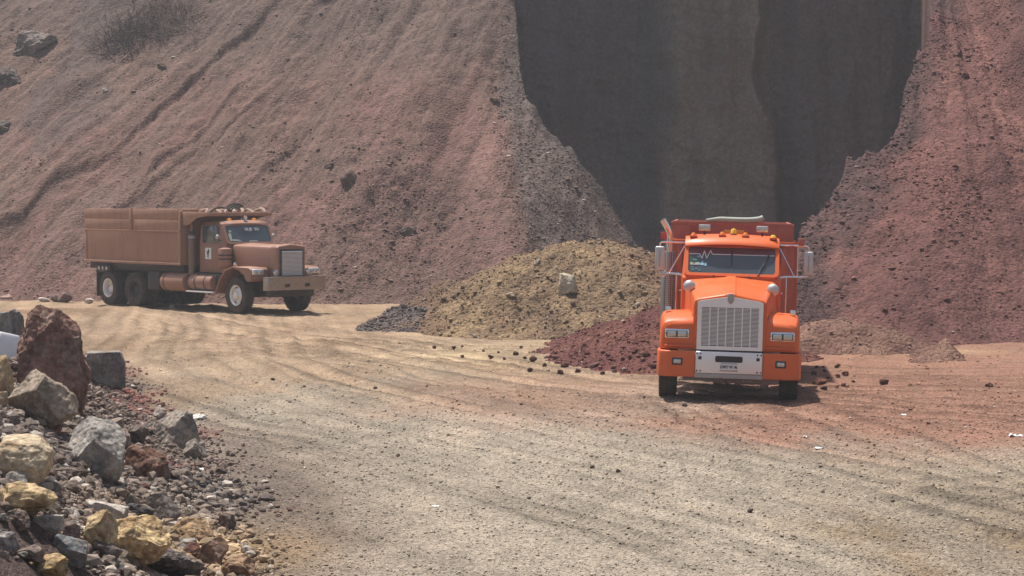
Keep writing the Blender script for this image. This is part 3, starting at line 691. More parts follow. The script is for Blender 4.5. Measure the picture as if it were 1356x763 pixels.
    for s in (-1, 1):
        MB().box(s * .70 - .02, s * .70 + .02, 1.28, 1.36, 1.55, 1.66, .006).build('hood_latch', M['ink'], hood)
        MB().tube([(s * .30, 1.86, 2.06), (s * .30, 1.80, 2.085), (s * .34, 1.72, 2.075)], .01, 6).build('washer_nozzle', M['ink'], hood)
    # grille
    g = MB()
    pts_o = [(-.55, .90), (-.55, 1.70), (-.50, 1.725), (0, 1.80), (.50, 1.725), (.55, 1.70), (.55, .90)]
    pts_i = [(-.475, .965), (-.475, 1.615), (-.47, 1.62), (0, 1.62), (.47, 1.62), (.475, 1.615), (.475, .965)]
    n = len(pts_o)
    for i in range(n):
        j = (i + 1) % n; qd = [pts_o[i], pts_o[j], pts_i[j], pts_i[i]]
        g.loft([[(a, .11, b) for a, b in qd], [(a, .055, b) for a, b in qd]])
    grille = g.build('grille', M['plate_chrome'], T, 20)
    MB().box(-.48, .48, .092, .105, .96, 1.625, 0).build('grille_back', M['slot'], grille)
    s_ = MB()
    for k in range(30): z = .985 + k * .0218; s_.box(-.475, .475, .074, .088, z - .0062, z + .0062, .002, 1)
    s_.build('grille_slats', M['plate_chrome'], grille)
    for k in range(7):
        x = -.475 + (k + .5 - .5) * .95 / 7 + (.95 / 7 if k >= 0 else 0)
        if k < 6: MB().box(x - .011, x + .011, .05, .088, .965, 1.62, .004, 1).build('grille_bar', M['plate_chrome'], grille)
    sg = Sheet((0, .05, 0), (1, 0, 0), (0, 0, 1))
    em = MB(); sg.slab(em, [(-.06, 1.83), (-.052, 1.74), (-.025, 1.695), (0, 1.68), (.025, 1.695), (.052, 1.74), (.06, 1.83), (.03, 1.855), (-.03, 1.855)], .02, .03, .006); em = em.build('hood_emblem', M['grey_metal'], grille)
    rv = MB()
    for sx in (-.512, .512):
        for k in range(6): rv.cyl((sx, .045, 1.0 + k * .12), (sx, .06, 1.0 + k * .12), .012, n=10)
    rv.build('grille_rivets', M['chrome'], grille)
    # cab
    cab = MB().loft([[(-.86, y, zb), (-.86, y, 2.05), (-.80, y, zt - .06), (-.70, y, zt), (0, y, zt + .02), (.70, y, zt), (.80, y, zt - .06), (.86, y, 2.05), (.86, y, zb)] for y, zb, zt in ((1.82, 1.0, 2.09), (1.9, .95, 2.12))] +
                     [[(-.88, y, zb), (-.88, y, 2.05), (-.83, y, zt - .10), (-.74, y, zt), (0, y, zt + .03), (.74, y, zt), (.83, y, zt - .10), (.88, y, 2.05), (.88, y, zb)] for y, zb, zt in ((2.22, .9, 2.68), (2.32, .9, 2.74), (2.9, .9, 2.78), (3.45, .9, 2.76), (3.52, .9, 2.7))], True, .02).build('cab', OR, T, 45)
    # windscreen plane between (y 1.92, z 2.11) and (y 2.22, z 2.62)
    W = Sheet((0, 1.86, 2.09), (1, 0, 0), (0, .345, .545)); ht = .56
    fr = MB(); o_ = [(a, b + ht / 2) for a, b in rrect(1.66, ht + .08, .09)]; i_ = [(a, b + ht / 2) for a, b in rrect(1.53, ht - .03, .06)]
    W.ring(fr, o_, i_, .05, .10); ws = fr.build('windscreen_frame', OR, T)
    gl = MB(); W.slab(gl, [(a, b + ht / 2) for a, b in rrect(1.56, ht, .07)], .030, .02); gl.build('windscreen', M['glass'], ws)
    gk = MB(); W.ring(gk, [(a, b + ht / 2) for a, b in rrect(1.535, ht - .025, .06)], [(a, b + ht / 2) for a, b in rrect(1.50, ht - .06, .05)], .040, .01); W.slab(gk, [(-.012, .02), (.012, .02), (.012, ht - .02), (-.012, ht - .02)], .038, .008); gk.build('windscreen_seal', M['ink'], ws)
    st = MB(); W.slab(st, [(-.755, .405), (.755, .405), (.755, ht - .02), (-.755, ht - .02)], .0345, .004); st = st.build('sun_strip', M['strip'], ws)
    zz = MB(); W.line(zz, [(-.75, .405), (-.57, .405), (-.525, .32), (-.485, .475), (-.445, .32), (-.375, .485), (-.345, .405), (-.02, .405)], .014, .0385); W.line(zz, [(.02, .405), (.75, .405)], .012, .0385); zz.build('white_pulse_line', M['white'], st)
    dk = MB(); rnd = random.Random(4)
    for a, b, wd, h in ((-.68, .27, .07, .03), (-.60, .34, .05, .025), (-.69, .20, .05, .03), (-.70, .07, .04, .03), (-.64, .09, .04, .02), (-.58, .06, .04, .025), (-.71, .12, .03, .02), (-.62, .42 + .07, .06, .018)): W.slab(dk, [(a, b), (a + wd, b), (a + wd, b + h), (a, b + h)], .0385, .004)
    dk.build('green_stickers', M['decal_green'], ws)
    dk = MB()
    for a, b, wd, h in ((-.55, .175, .06, .05), (-.61, .33, .06, .04), (-.48, .165, .04, .06), (-.53, .235, .03, .025)): W.slab(dk, [(a, b), (a + wd, b), (a + wd, b + h), (a, b + h)], .0385, .004)
    dk.build('pale_blue_stickers', M['decal_blue'], ws)
    dk = MB(); W.slab(dk, [(-.73, .18), (-.56, .18), (-.56, .23), (-.73, .23)], .0385, .004); dk.build('grey_sticker', M['tarp'], ws)
    wp = MB(); wp.tube([W.P(.46, -.03, .06), W.P(.52, .14, .05), W.P(.60, .27, .05)], [.012, .012, .014], 6); wp.tube([W.P(.56, .17, .046), W.P(.66, .44, .046)], .012, 6); wp.build('wiper', M['ink'], ws)
    # sun visor
    vs = MB(); prof = [(1.99, 2.63), (2.0, 2.655), (2.10, 2.74), (2.30, 2.80), (2.42, 2.80), (2.30, 2.76), (2.12, 2.70)]
    for (xa, xb) in ((-.83, .83),):
        secs = []
        for k in range(13):
            x = xa + (xb - xa) * k / 12; e = abs(x) / .83; dz = -.045 * e * e; dy = .10 * e ** 4
            secs.append([(x, y + dy, z + dz) for y, z in prof])
        vs.loft(secs, True)
    vs.build('sun_visor', OR, T, 50)
    for x, mt, r in ((-.69, 'amber', .04), (-.18, 'amber', .04), (.23, 'amber', .04), (.72, 'yellow', .048)):
        z = 2.79 - .045 * (x / .83) ** 2
        m = MB().box(x - .065, x + .065, 2.17, 2.36, z - .02, z + .02, .012).build('marker_lamp_base', OR, T); MB().lathe([(0, .04), (r * .6, .036), (r, .012), (r * 1.15, -.02), (0, -.02)], (x, 2.26, z + .025), (0, 0, 1), 16).build('lens', M[mt], m)
    m = MB().cyl((.02, 2.36, 2.76), (.02, 2.36, 2.82), .06, n=16).build('beacon_base', M['ink'], T); MB().lathe([(.055, 0), (.05, .06), (.035, .085), (0, .095)], (.02, 2.36, 2.82), (0, 0, 1), 20).build('lens', M['yellow'], m)
    for x in (-.50, .53):
        m = MB().tube([(x, 2.6, 2.78), (x, 2.6, 2.86)], .02, 8).build('work_lamp', M['ink'], T)
        MB().box(x - .105, x + .105, 2.55, 2.66, 2.85, 2.965, .015).build('lamp_housing', M['grey_metal'], m); MB().box(x - .095, x + .095, 2.538, 2.552, 2.86, 2.955, .005).build('lens', M['lens'], m)
    # doors seen from an angle
    for s in (-1, 1):
        d = MB().box(s * .875 - .012, s * .875 + .012, 2.25, 3.2, 1.1, 2.05, .008).build('door', OR, T)
        MB().box(s * .85 - .014, s * .85 + .014, 2.35, 3.1, 2.1, 2.58, .006).build('side_window', M['glass'], d)
        MB().tube([(s * .90, 3.02, 1.75), (s * .93, 3.06, 1.75), (s * .93, 3.16, 1.75), (s * .90, 3.18, 1.75)], .01, 6).build('handle', M['chrome'], d)
        MB().tube([(s * .93, 2.2, 1.4), (s * .97, 2.2, 1.45), (s * .97, 2.2, 2.05), (s * .93, 2.2, 2.1)], .014, 8).build('grab_rail', M['chrome'], T)
        # west coast mirror with its tube frame
        x = s * (1.275 if s < 0 else 1.35); z = 2.35 if s < 0 else 2.33
        a = MB(); a.tube([(s * .82, 2.25, 2.635), (s * 1.05, 2.2, 2.64), (s * (abs(x) - .08), 2.18, 2.645), (x, 2.18, 2.63), (x, 2.18, 2.56)], .016, 8, 1)
        a.tube([(s * .80, 2.1, 2.06), (s * 1.05, 2.14, 2.09), (x, 2.18, 2.08), (x, 2.18, 2.16)], .018, 8, 1); a.tube([(s * .84, 2.22, 2.58), (s * 1.10, 2.16, 2.10)], .013, 8); a.tube([(s * 1.16, 2.18, 2.09), (s * 1.16, 2.18, 2.64)], .010, 8)
        a = a.build('mirror_bracket', M['chrome'], T)
        mm = MB().box(x - .085, x + .085, 2.10, 2.17, z - .215, z + .215, .03, 3).build('wing_mirror', M['mirror'], a)
        MB().box(x - .012, x + .012, 2.09, 2.10, z - .15, z + .15, .004).build('mirror_rib', M['grey_metal'], mm)
        if s < 0: MB().lathe([(0, 0), (.05, .01), (.07, .05), (0, .07)], (x + .06, 2.12, 2.08), (0, 1, 0), 18).build('spot_mirror', M['mirror'], a)
        else: MB().box(1.16, 1.27, 2.14, 2.2, 2.66, 2.77, .01).build('reflector', M['red_box'], a)
    # stacks behind the cab: perforated guard with curved chrome pipe (left in the picture), air intake on the other side
    ex = MB().cyl((-1.17, 3.9, .95), (-1.17, 3.9, 2.43), .128, n=28, c=.01).build('exhaust_stack', M['perf'], T)
    pp = MB(); pp.tube([(-1.15, 3.9, 2.40), (-1.15, 3.9, 2.62), (-1.15, 3.88, 2.74), (-1.19, 3.85, 2.85), (-1.29, 3.8, 3.02)], .058, 14, 2); pp.build('tail_pipe', M['chrome'], ex)
    MB().box(-1.32, -1.21, 3.70, 3.74, 2.66, 2.79, .01).build('reflector', M['red'], ex)
    # dump body
    B = MB().box(-1.15, 1.15, 4.3, 4.36, 1.15, 2.60, .01); B.box(-1.15, 1.15, 4.36, 8.7, 1.05, 1.15, .01)
    for s in (-1, 1): B.box(s * 1.15 - .03, s * 1.15 + .03, 4.36, 8.7, 1.1, 2.6, .008)
    B.box(-1.13, 1.13, 8.64, 8.7, 1.1, 2.6, .01); body = B.build('dump_body', M['orange_box'], T)
    rb = MB()
    for s in (-1, 1):
        for k in range(7): y = 4.45 + k * .68; rb.box(s * 1.21 - .035, s * 1.21 + .035, y - .05, y + .05, 1.12, 2.58, .008)
        rb.box(s * .97 - .05, s * .97 + .05, 4.24, 4.30, 1.16, 2.56, .01); rb.box(s * .90 - .012, s * .90 + .012, 4.26, 4.30, 1.16, 2.56, .004)
    rb.build('body_ribs', M['orange_box'], body)
    rl = MB(); rl.box(-1.165, 1.165, 4.2, 4.34, 2.60, 2.66, .02)
    for s in (-1, 1): rl.box(s * 1.17 - .06, s * 1.17 + .06, 4.345, 8.72, 2.60, 2.66, .015)
    rl.build('top_rail', OR, body)
    hb = MB(); hb.box(-1.12, 1.12, 4.29, 4.33, 2.93, 3.0, .008); hb.box(-1.12, 1.12, 4.29, 4.33, 2.66, 2.70, .004)
    for x0, x1 in ((-1.12, -.80), (-.38, -.30), (.16, .24), (.62, 1.12)): hb.box(x0, x1, 4.292, 4.328, 2.702, 2.928, .004)
    for s in (-1, 1): hb.box(s * 1.13 - .02, s * 1.13 + .02, 4.34, 8.68, 2.662, 2.98, .006)
    hb.box(-1.11, 1.11, 8.64, 8.68, 2.662, 2.97, .006)
    hb.build('side_boards', M['red_box'], body)
    MB().box(-.16, .22, 4.24, 4.28, 2.77, 2.86, .01).build('sign_board', M['amber'], body)
    # chassis
    c = MB()
    for s in (-1, 1): c.box(s * .43 - .04, s * .43 + .04, .3, 8.6, .72, .98, .01)
    for y in (.5, 2.0, 3.6, 5.2, 7.0, 8.5): c.box(-.39, .39, y - .06, y + .06, .76, .92, .01)
    c.box(-.50, .50, .28, 1.2, .50, .9, .05); c.cyl((-1.0, 1.05, .52), (1.0, 1.05, .52), .07); c.box(-.3, .3, 1.4, 3.4, .5, 1.1, .06); c.cyl((0, 3.4, .66), (0, 6.4, .6), .06)
    for y in (6.35, 7.7): c.cyl((-.95, y, .52), (.95, y, .52), .09); c.lathe([(0, -.25), (.18, -.2), (.24, 0), (.18, .2), (0, .25)], (0, y, .53), (0, 1, 0), 20)
    c.box(-.98, .98, 4.4, 8.6, .985, 1.045, .01)
    c.build('chassis', M['black'], T)
    for s in (-1, 1):
        MB().cyl((s * .86, 2.35, .72), (s * .86, 3.55, .72), .28, n=28, c=.03).build('fuel_tank', M['plate_chrome'], T)
        MB().box(s * .95 - .22, s * .95 + .22, 8.55, 8.58, .25, 1.0, .004).build('mud_flap', M['black'], T)
    for s in (-1, 1):
        wheel(T, s * 1.035, 1.05, .52, .29, s, False, M['alloy'], stick=.05, hub_mat=M['chrome'])
        for y in (6.35, 7.7):
            wheel(T, s * .985, y, .51, .26, s, True, M['alloy']); wheel(T, s * .68, y, .51, .26, s, True, M['black'])
    T.location = (3.62, 35.4, 0.0); T.rotation_euler = (0, R(1.55), R(-5.84))
    return T

# ------------------------------------------------------------------ the brown truck
def brown_truck():
    T = tag(empty('dump_truck'), 'dusty brown dump truck parked at the foot of the slope, seen from its side', 'truck')
    BR = M['brown']; BX = M['brown_box']
    # bumper, folded from one mirror-like plate
    bp = MB(); bp.prism([(-1.06, .02), (-1.02, 0), (1.02, 0), (1.06, .02), (1.06, .24), (1.03, .24), (1.03, .04), (-1.03, .04), (-1.03, .24), (-1.06, .24)], 'z', .71, 1.085, .004, 1); bp.box(-1.07, 1.07, -.012, .24, 1.087, 1.105, .006)
    M['bumper'] = coat('scuffed_bumper', (.42, .38, .34), 0.2, 0.95, 0.25, lin(130, 100, 80), 3.0); bp = bp.build('bumper', M['bumper'], T)
    k = MB()
    for x in (-.36, .36): k.box(x - .09, x + .09, -.008, .01, .80, .90, .01)
    k.build('tow_openings', M['slot'], bp)
    # radiator shell and grille
    shell = MB().loft([[(-hw, y, 1.05), (-hw, y, zs), (-hw + .06, y, zs + .05), (0, y, zc), (hw - .06, y, zs + .05), (hw, y, zs), (hw, y, 1.05)] for y, hw, zs, zc in ((.30, .50, 1.93, 2.035), (.36, .52, 1.96, 2.055), (.62, .52, 1.96, 2.055))], True, .015).build('radiator_shell', BR, T, 45)
    MB().box(-.43, .43, .275, .30, 1.08, 1.90, .01).build('grille_surround', M['ink'], shell)
    gr = MB().box(-.365, .365, .262, .274, 1.13, 1.845, 0).build('grille', M['grey_metal'], T)
    s_ = MB()
    for k in range(19): z = 1.145 + k * .038; s_.box(-.36, .36, .235, .258, z - .011, z + .011, .004, 1)
    s_.build('grille_slats', M['plate_chrome'], gr)
    for s in (-1, 1):
        l = MB().lathe([(0, .12), (.06, .10), (.085, .02), (.09, 0), (.075, -.012), (0, -.02)], (s * .60, .22, 1.21), (0, 1, 0), 22).build('driving_lamp', M['chrome'], T)
        MB().lathe([(0, -.032), (.05, -.026), (.074, -.013)], (s * .60, .22, 1.21), (0, 1, 0), 22).build('lens', M['lens'], l)
        MB().tube([(s * .60, .28, 1.21), (s * .60, .28, 1.1)], .015, 8).build('lamp_bracket', M['ink'], l)
    # hood
    def hs(y, hw, zs, zc): return [(-hw, y, 1.12), (-hw, y, zs - .09), (-hw + .025, y, zs - .03), (-hw + .10, y, zs), (0, y, zc), (hw - .10, y, zs), (hw - .025, y, zs - .03), (hw, y, zs - .09), (hw, y, 1.12)]
    hood = MB().loft([hs(.625, .505, 1.99, 2.035), hs(1.5, .60, 2.0, 2.045), hs(2.42, .70, 2.01, 2.055)], True, .012).build('hood', BR, T, 45)
    MB().box(-.012, .012, .66, 2.4, 2.045, 2.068, .005).build('hood_hinge', BR, hood)
    hh = MB()
    for y in (.95, 2.1): hh.box(-.625, -.58, y - .05, y + .05, 1.28, 1.36, .005)
    hh.build('hood_latches', M['chrome'], hood)
    # fenders: flat top, dropping at the back, with a squared pod for the lamps
    for s in (-1, 1):
        pf = [(.60, 1.04), (.62, 1.30), (.70, 1.365), (1.55, 1.385), (1.95, 1.28), (2.25, .98), (2.48, .58), (2.42, .56), (2.18, .93), (1.9, 1.22), (1.52, 1.335), (1.2, 1.335)]
        f = MB(); f.prism([(a, b) for a, b in [(.62, 1.30), (.70, 1.365), (1.55, 1.385), (1.95, 1.28), (2.25, .98), (2.48, .58), (2.44, .56), (2.21, .95), (1.92, 1.24), (1.54, 1.345), (.72, 1.325), (.66, 1.29)]], 'x', s * .60, s * 1.24, .008, 1)
        f.prism([(.60, 1.0), (.61, 1.31), (.70, 1.36), (1.52, 1.375), (1.62, 1.355), (1.30, 1.30), (.98, 1.16), (.86, .98), (.72, .95)], 'x', s * 1.20, s * 1.235, .008, 1)
        f.prism([(.60, 1.0), (.61, 1.31), (.70, 1.36), (.90, 1.36), (.80, 1.1), (.72, .95)], 'x', s * .62, s * 1.20, .01, 1)
        f = f.build('fender', BR, T, 40)
        p = MB().box(s * 1.02 - .19, s * 1.02 + .19, .53, .60, 1.165, 1.325, .02).build('headlamp_pod', M['plate_chrome'], f)
        for dx in (-.085, .085): MB().lathe([(0, -.025), (.04, -.02), (.066, 0), (.066, .02), (0, .02)], (s * 1.02 + dx, .52, 1.245), (0, 1, 0), 20).build('headlight', M['lens'], p)
    # cab
    def cs(y, zb, zt, hw=.86): return [(-hw, y, zb), (-hw, y, 2.02), (-hw + .05, y, zt - .13), (-hw + .14, y, zt - .03), (0, y, zt), (hw - .14, y, zt - .03), (hw - .05, y, zt - .13), (hw, y, 2.02), (hw, y, zb)]
    cab = MB().loft([cs(2.40, 1.15, 2.06), cs(2.44, 1.15, 2.09), cs(2.70, 1.15, 2.64), cs(2.82, 1.15, 2.70), cs(3.3, 1.15, 2.74), cs(3.78, 1.15, 2.70), cs(3.84, 1.15, 2.62)], True, .02).build('cab', BR, T, 45)
    W = Sheet((0, 2.40, 2.05), (1, 0, 0), (0, .29, .58)); ht = .58
    fr = MB(); W.ring(fr, [(a, b + ht / 2) for a, b in rrect(1.70, ht + .10, .12)], [(a, b + ht / 2) for a, b in rrect(1.56, ht - .03, .10)], .05, .09); ws = fr.build('windscreen_frame', BR, T)
    gl = MB(); W.slab(gl, [(a, b + ht / 2) for a, b in rrect(1.58, ht, .10)], .032, .02); gl.build('windscreen', M['glass'], ws)
    gk = MB(); W.ring(gk, [(a, b + ht / 2) for a, b in rrect(1.57, ht - .02, .10)], [(a, b + ht / 2) for a, b in rrect(1.53, ht - .06, .09)], .042, .01); gk.build('windscreen_seal', M['ink'], ws)
    words('white_lettering', 'MI JR  YU', W, .18, .44, .12, M['white'], ws, .036, 1.05)
    dc = MB(); W.slab(dc, [(-.72, .06), (-.64, .06), (-.62, .30), (-.68, .33), (-.73, .25)], .037, .004); W.slab(dc, [(-.63, .06), (-.30, .04), (-.40, .10), (-.62, .12)], .037, .004); W.slab(dc, [(a * .5 - .63, b * .5 + .38) for a, b in rrect(.16, .16, .06)], .037, .004); dc.build('pale_dashboard_cover', M['tarp'], ws)
    dc = MB(); W.slab(dc, [(-.05, .03), (.3, .03), (.25, .07), (0, .07)], .037, .004); dc.build('dash_paper', M['tarp'], ws)
    vz = MB(); vz.loft([[(x, 2.62 + .12 * (x / .85) ** 4, 2.66 - .03 * (x / .85) ** 2), (x, 2.60 + .12 * (x / .85) ** 4, 2.64 - .03 * (x / .85) ** 2), (x, 2.76, 2.74 - .05 * (x / .85) ** 2), (x, 2.80, 2.72 - .05 * (x / .85) ** 2)] for x in [-.85 + .17 * i for i in range(11)]], True); vz.build('roof_brow', BR, T, 60)
    for x in (-.45, .45):
        m = MB().lathe([(0, .075), (.05, .07), (.085, .03), (.095, 0), (0, 0)], (x, 2.86, 2.725), (0, 0, 1), 20).build('marker_lamp', M['amber'], T)
    h = MB().lathe([(.02, .30), (.022, .1), (.04, .03), (.075, 0), (.06, .01), (0, .05)], (.05, 2.72, 2.80), (0, 1, .05), 18).build('air_horn', M['chrome'], T)
    MB().tube([(.05, 2.92, 2.72), (.05, 2.92, 2.80)], .02, 8).build('horn_bracket', M['chrome'], h)
    for s in (-1, 1):
        d = MB().box(s * .862 - .014, s * .862 + .014, 2.72, 3.72, 1.22, 2.02, .01).build('door', BR, T)
        wd = MB(); wd.prism([(2.78, 2.05), (2.86, 2.50), (2.92, 2.56), (3.6, 2.56), (3.66, 2.50), (3.66, 2.05)], 'x', s * .80, s * .868, .006); wd = wd.build('side_window', M['glass'], d)
        e = MB(); e.box(s * .868 - .016, s * .868 + .016, 3.04, 3.07, 2.05, 2.56, .004); e.build('window_bar', BR, d)
        MB().tube([(s * .87, 3.5, 1.85), (s * .90, 3.52, 1.85), (s * .90, 3.62, 1.85), (s * .87, 3.64, 1.85)], .012, 6).build('handle', M['chrome'], d)
        a = MB().tube([(s * .86, 2.66, 2.12), (s * .98, 2.62, 2.14), (s * 1.02, 2.62, 2.2)], .012, 8).build('mirror_arm', M['ink'], T)
        MB().lathe([(0, 0), (.05, .012), (.078, .045), (0, .06)], (s * 1.02, 2.58, 2.24), (0, 1, 0), 18).build('round_mirror', M['mirror'], a)
        if s < 0:
            D = Sheet((-.876, 0, 0), (0, -1, 0), (0, 0, 1))
            em = MB(); D.slab(em, [(-3.50, 1.56), (-3.18, 1.56), (-3.18, 1.90), (-3.50, 1.90)], .005, .005); em = em.build('door_sticker', M['white'], d)
            horse = [(.50, .95), (.58, .99), (.60, .93), (.70, .90), (.74, .82), (.66, .80), (.62, .74), (.74, .68), (.86, .70), (.80, .62), (.64, .60), (.60, .48), (.66, .34), (.58, .22), (.64, .06), (.52, .04), (.50, .20), (.54, .34), (.44, .42), (.40, .26), (.30, .10), (.20, .12), (.30, .28), (.30, .46), (.22, .60), (.12, .78), (.20, .82), (.32, .64), (.40, .72), (.42, .86)]
            hm = MB(); D.slab(hm, [(-3.50 + .04 + a * .25, 1.575 + b * .30) for a, b in horse], .008, .003); hm.build('horse_figure', M['ink'], em)
    # air cleaner with two dark straps
    ac = MB().lathe([(0, 1.30), (.10, 1.30), (.195, 1.36), (.205, 1.38), (.205, 1.86), (.19, 1.89), (.10, 1.92), (0, 1.92)], (-.93, 2.36, 0), (0, 0, 1), 30).build('air_cleaner', BR, T)
    for z in (1.56, 1.68): MB().cyl((-.93, 2.36, z), (-.93, 2.36, z + .045), .212, n=30).build('strap', M['ink'], ac)
    lt = MB().lathe([(0, .08), (.05, .07), (.06, 0), (0, -.02)], (-.86, 1.95, 1.44), (0, -1, 0), 16).build('turn_lamp', M['chrome'], T)
    # exhaust stack and intake pipe behind the cab
    for x, y in ((-.98, 4.06), (.95, 4.06)):
        e = MB().cyl((x, y, 1.05), (x, y, 2.30), .115, n=26, c=.01).build('exhaust_stack', M['stack'], T)
        MB().cyl((x, y, 2.30), (x, y, 2.40), .075, .075, n=20).build('stack_neck', M['black'], e); MB().cyl((x, y, 2.18), (x, y, 2.24), .122, n=26).build('strap', M['grey_metal'], e)
        MB().tube([(x, y, 2.38), (x, y, 2.55), (x - .02, y - .02, 2.66), (x - .06, y + .1, 2.74)], .06, 12, 1).build('tail_pipe', M['stack'], e)
    # body: floor, walls with a boarded upper band, and the tray over the cab
    y0, y1, hw = 4.32, 9.95, 1.2
    B = MB().box(-hw + .05, hw - .05, y0, y0 + .08, 1.35, 3.05, .01); B.box(-hw + .05, hw - .05, y1 - .08, y1, 1.35, 3.05, .01); B.box(-hw + .05, hw - .05, y0 + .082, y1 - .082, 1.35, 1.45, .01)
    for s in (-1, 1): B.box(s * (hw - .03) - .03, s * (hw - .03) + .03, y0, y1, 1.42, 3.0, .008)
    body = B.build('dump_body', BX, T)
    t = MB()
    for s in (-1, 1):
        x = s * hw
        def bar(ya, yb, za, zb, d=.035, c=.008): t.box(min(x, x + s * d), max(x, x + s * d), ya, yb, za, zb, c)
        bar(y0 - .02, y1 + .04, 1.345, 1.42, .06); bar(y0 + .02, y1 - .02, 2.36, 2.405, .05)
        bar(y0, y0 + .16, 1.42, 3.0, .03); bar(y1 - .12, y1, 1.42, 2.36, .02)
    t.build('body_rails', BX, body)
    bd = MB()
    for s in (-1, 1):
        x = s * (hw + .004)
        for ya, yb in ((y0 + .12, 7.0), (7.2, y1 - .05)):
            bd.box(min(x, x + s * .035), max(x, x + s * .035), ya, yb, 2.41, 2.745, .008); bd.box(min(x, x + s * .045), max(x, x + s * .045), ya - .01, yb + .01, 2.755, 3.055, .008)
        bd.box(min(x, x + s * .07), max(x, x + s * .07), 7.03, 7.17, 2.41, 3.09, .01)
    bd.build('side_boards', BX, body)
    cn = MB(); cn.box(-1.12, 1.12, 2.92, 4.30, 2.87, 2.90, .008); cn.box(-1.15, 1.15, 2.88, 2.93, 2.86, 2.965, .012)
    for s in (-1, 1):
        cn.prism([(2.93, 2.87), (2.93, 2.965), (4.31, 2.99), (4.31, 2.58), (4.0, 2.58), (3.55, 2.80)], 'x', s * 1.12, s * 1.16, .006)
    cn.build('cab_guard', BX, body)
    # chassis, tanks, step, rear light board
    c = MB()
    for s in (-1, 1): c.box(s * .43 - .045, s * .43 + .045, .35, 10.1, .80, 1.12, .01)
    c.box(-.80, .80, .25, .50, .50, .98, .04); c.box(-.55, .55, .5, 2.2, .55, 1.1, .08); c.cyl((-1.0, 1.45, .54), (1.0, 1.45, .54), .08); c.box(-.35, .35, 2.2, 4.2, .5, 1.12, .06); c.cyl((0, 4, .7), (0, 7.0, .62), .07)  # widest box: dark guard added for the shaded underside below the bumper
    for y in (7.07, 8.6): c.cyl((-1.0, y, .54), (1.0, y, .54), .1); c.lathe([(0, -.26), (.19, -.2), (.25, 0), (.19, .2), (0, .26)], (0, y, .55), (0, 1, 0), 20)
    c.box(-1.0, 1.0, 4.5, 10.0, 1.13, 1.34, .01); c.box(-1.12, -.5, 5.7, 6.35, .55, 1.12, .02); c.box(.5, 1.12, 5.7, 6.35, .55, 1.12, .02); c.box(-1.0, -.5, 2.5, 4.2, .62, 1.13, .02); c.box(.5, 1.0, 2.5, 4.2, .62, 1.13, .02)
    for s in (-1, 1): c.box(s * .85 - .32, s * .85 + .32, 9.30, 9.33, .25, 1.12, .005)
    c.build('chassis', M['black'], T)
    for x in (-1.0, 1.0):
        tk = MB().cyl((x, 4.15, .83), (x, 5.45, .83), .285, n=32, c=.05).build('fuel_tank', BR, T)
        for y in (4.4, 5.2): MB().cyl((x, y, .83), (x, y + .05, .83), .291, n=32).build('strap', M['black'] if y > 5 else BR, tk)
        tk = MB().cyl((x, 2.75, .86), (x, 3.95, .86), .235, n=32, c=.04).build('air_tank', BR, T)
        for y in (3.05, 3.55): MB().cyl((x, y, .86), (x, y + .06, .86), .242, n=32).build('strap', M['ink'], tk)
        MB().box(x - .26, x + .22, 2.62, 4.0, .56, .60, .008).build('step', M['plate_chrome'], T)
    lb = MB().box(-1.14, -1.10, 8.55, 9.3, 1.02, 1.24, .01).build('light_board', M['black'], T)
    for y, mt in ((9.2, 'lens'), (8.98, 'lens'), (8.75, 'lens')): MB().cyl((-1.141, y, 1.15), (-1.16, y, 1.15), .062, n=18, c=.006).build('side_lamp', M[mt], lb)
    for s in (-1, 1):
        wheel(T, s * 1.04, 1.45, .535, .30, s, False, M['alloy'])
        for y in (7.07, 8.6):
            wheel(T, s * 1.05, y, .53, .28, s, True, M['alloy'] if y > 8 else M['black']); wheel(T, s * .72, y, .53, .28, s, True, M['black'])
    T.location = (-6.3, 62.04, 0.02); T.rotation_euler = (0, 0, R(42))
    return T

OT = orange_truck(); BT = brown_truck()
bpy.context.view_layer.update()

# what lies on the trucks
rt = MB(); rt.tube([(-.50, 4.32, 3.02), (-.30, 4.30, 3.05), (0, 4.33, 3.045), (.3, 4.32, 3.045), (.5, 4.34, 3.07), (.56, 4.36, 3.10)], [.018, .03, .03, .032, .035, .04, .05, .05], 10, 2)
rt = rt.build('rolled_tarp', M['tarp']); rt.matrix_world = OT.matrix_world.copy(); tag(rt, 'pale green rolled tarp lying on the top edge of the orange truck body', 'tarp')
rnd = random.Random(8)
tp = MB()
for k in range(7):
    x = -1.0 + k * .33; pts = [(x + rnd.uniform(-.1, .1), 3.1 + rnd.uniform(-.1, .1), 2.95), (x + .15, 3.5 + rnd.uniform(-.2, .2), 3.04 + rnd.uniform(0, .06)), (x + .35 + rnd.uniform(-.1, .1), 4.0, 3.0), (x + .4, 4.2, 2.95)]
    tp.tube(pts, rnd.uniform(.035, .06), 8, 2)
tp = tp.build('crumpled_tarp', M['tarp_pink']); tp.matrix_world = BT.matrix_world.copy(); tag(tp, 'beige crumpled tarp lying on the cab guard of the brown truck', 'tarp')
hs_ = MB()
for k in range(4):
    r = .34 + .05 * k; hs_.tube([(.35 + r * math.cos(a), 3.55 + .25 * math.cos(a) + .05 * k, 2.95 + .03 * k + r * .38 * max(0, math.sin(a))) for a in [math.pi * i / 12 for i in range(13)]], .032, 8)
hs_.tube([(-.9, 3.3, 2.93), (-.6, 3.4, 3.10), (-.2, 3.5, 3.12), (.1, 3.4, 2.98)], .03, 8, 2)
hs_ = hs_.build('coiled_hose', M['rubber']); hs_.matrix_world = BT.matrix_world.copy(); tag(hs_, 'black coiled hose heaped on the cab guard of the brown truck', 'hose')

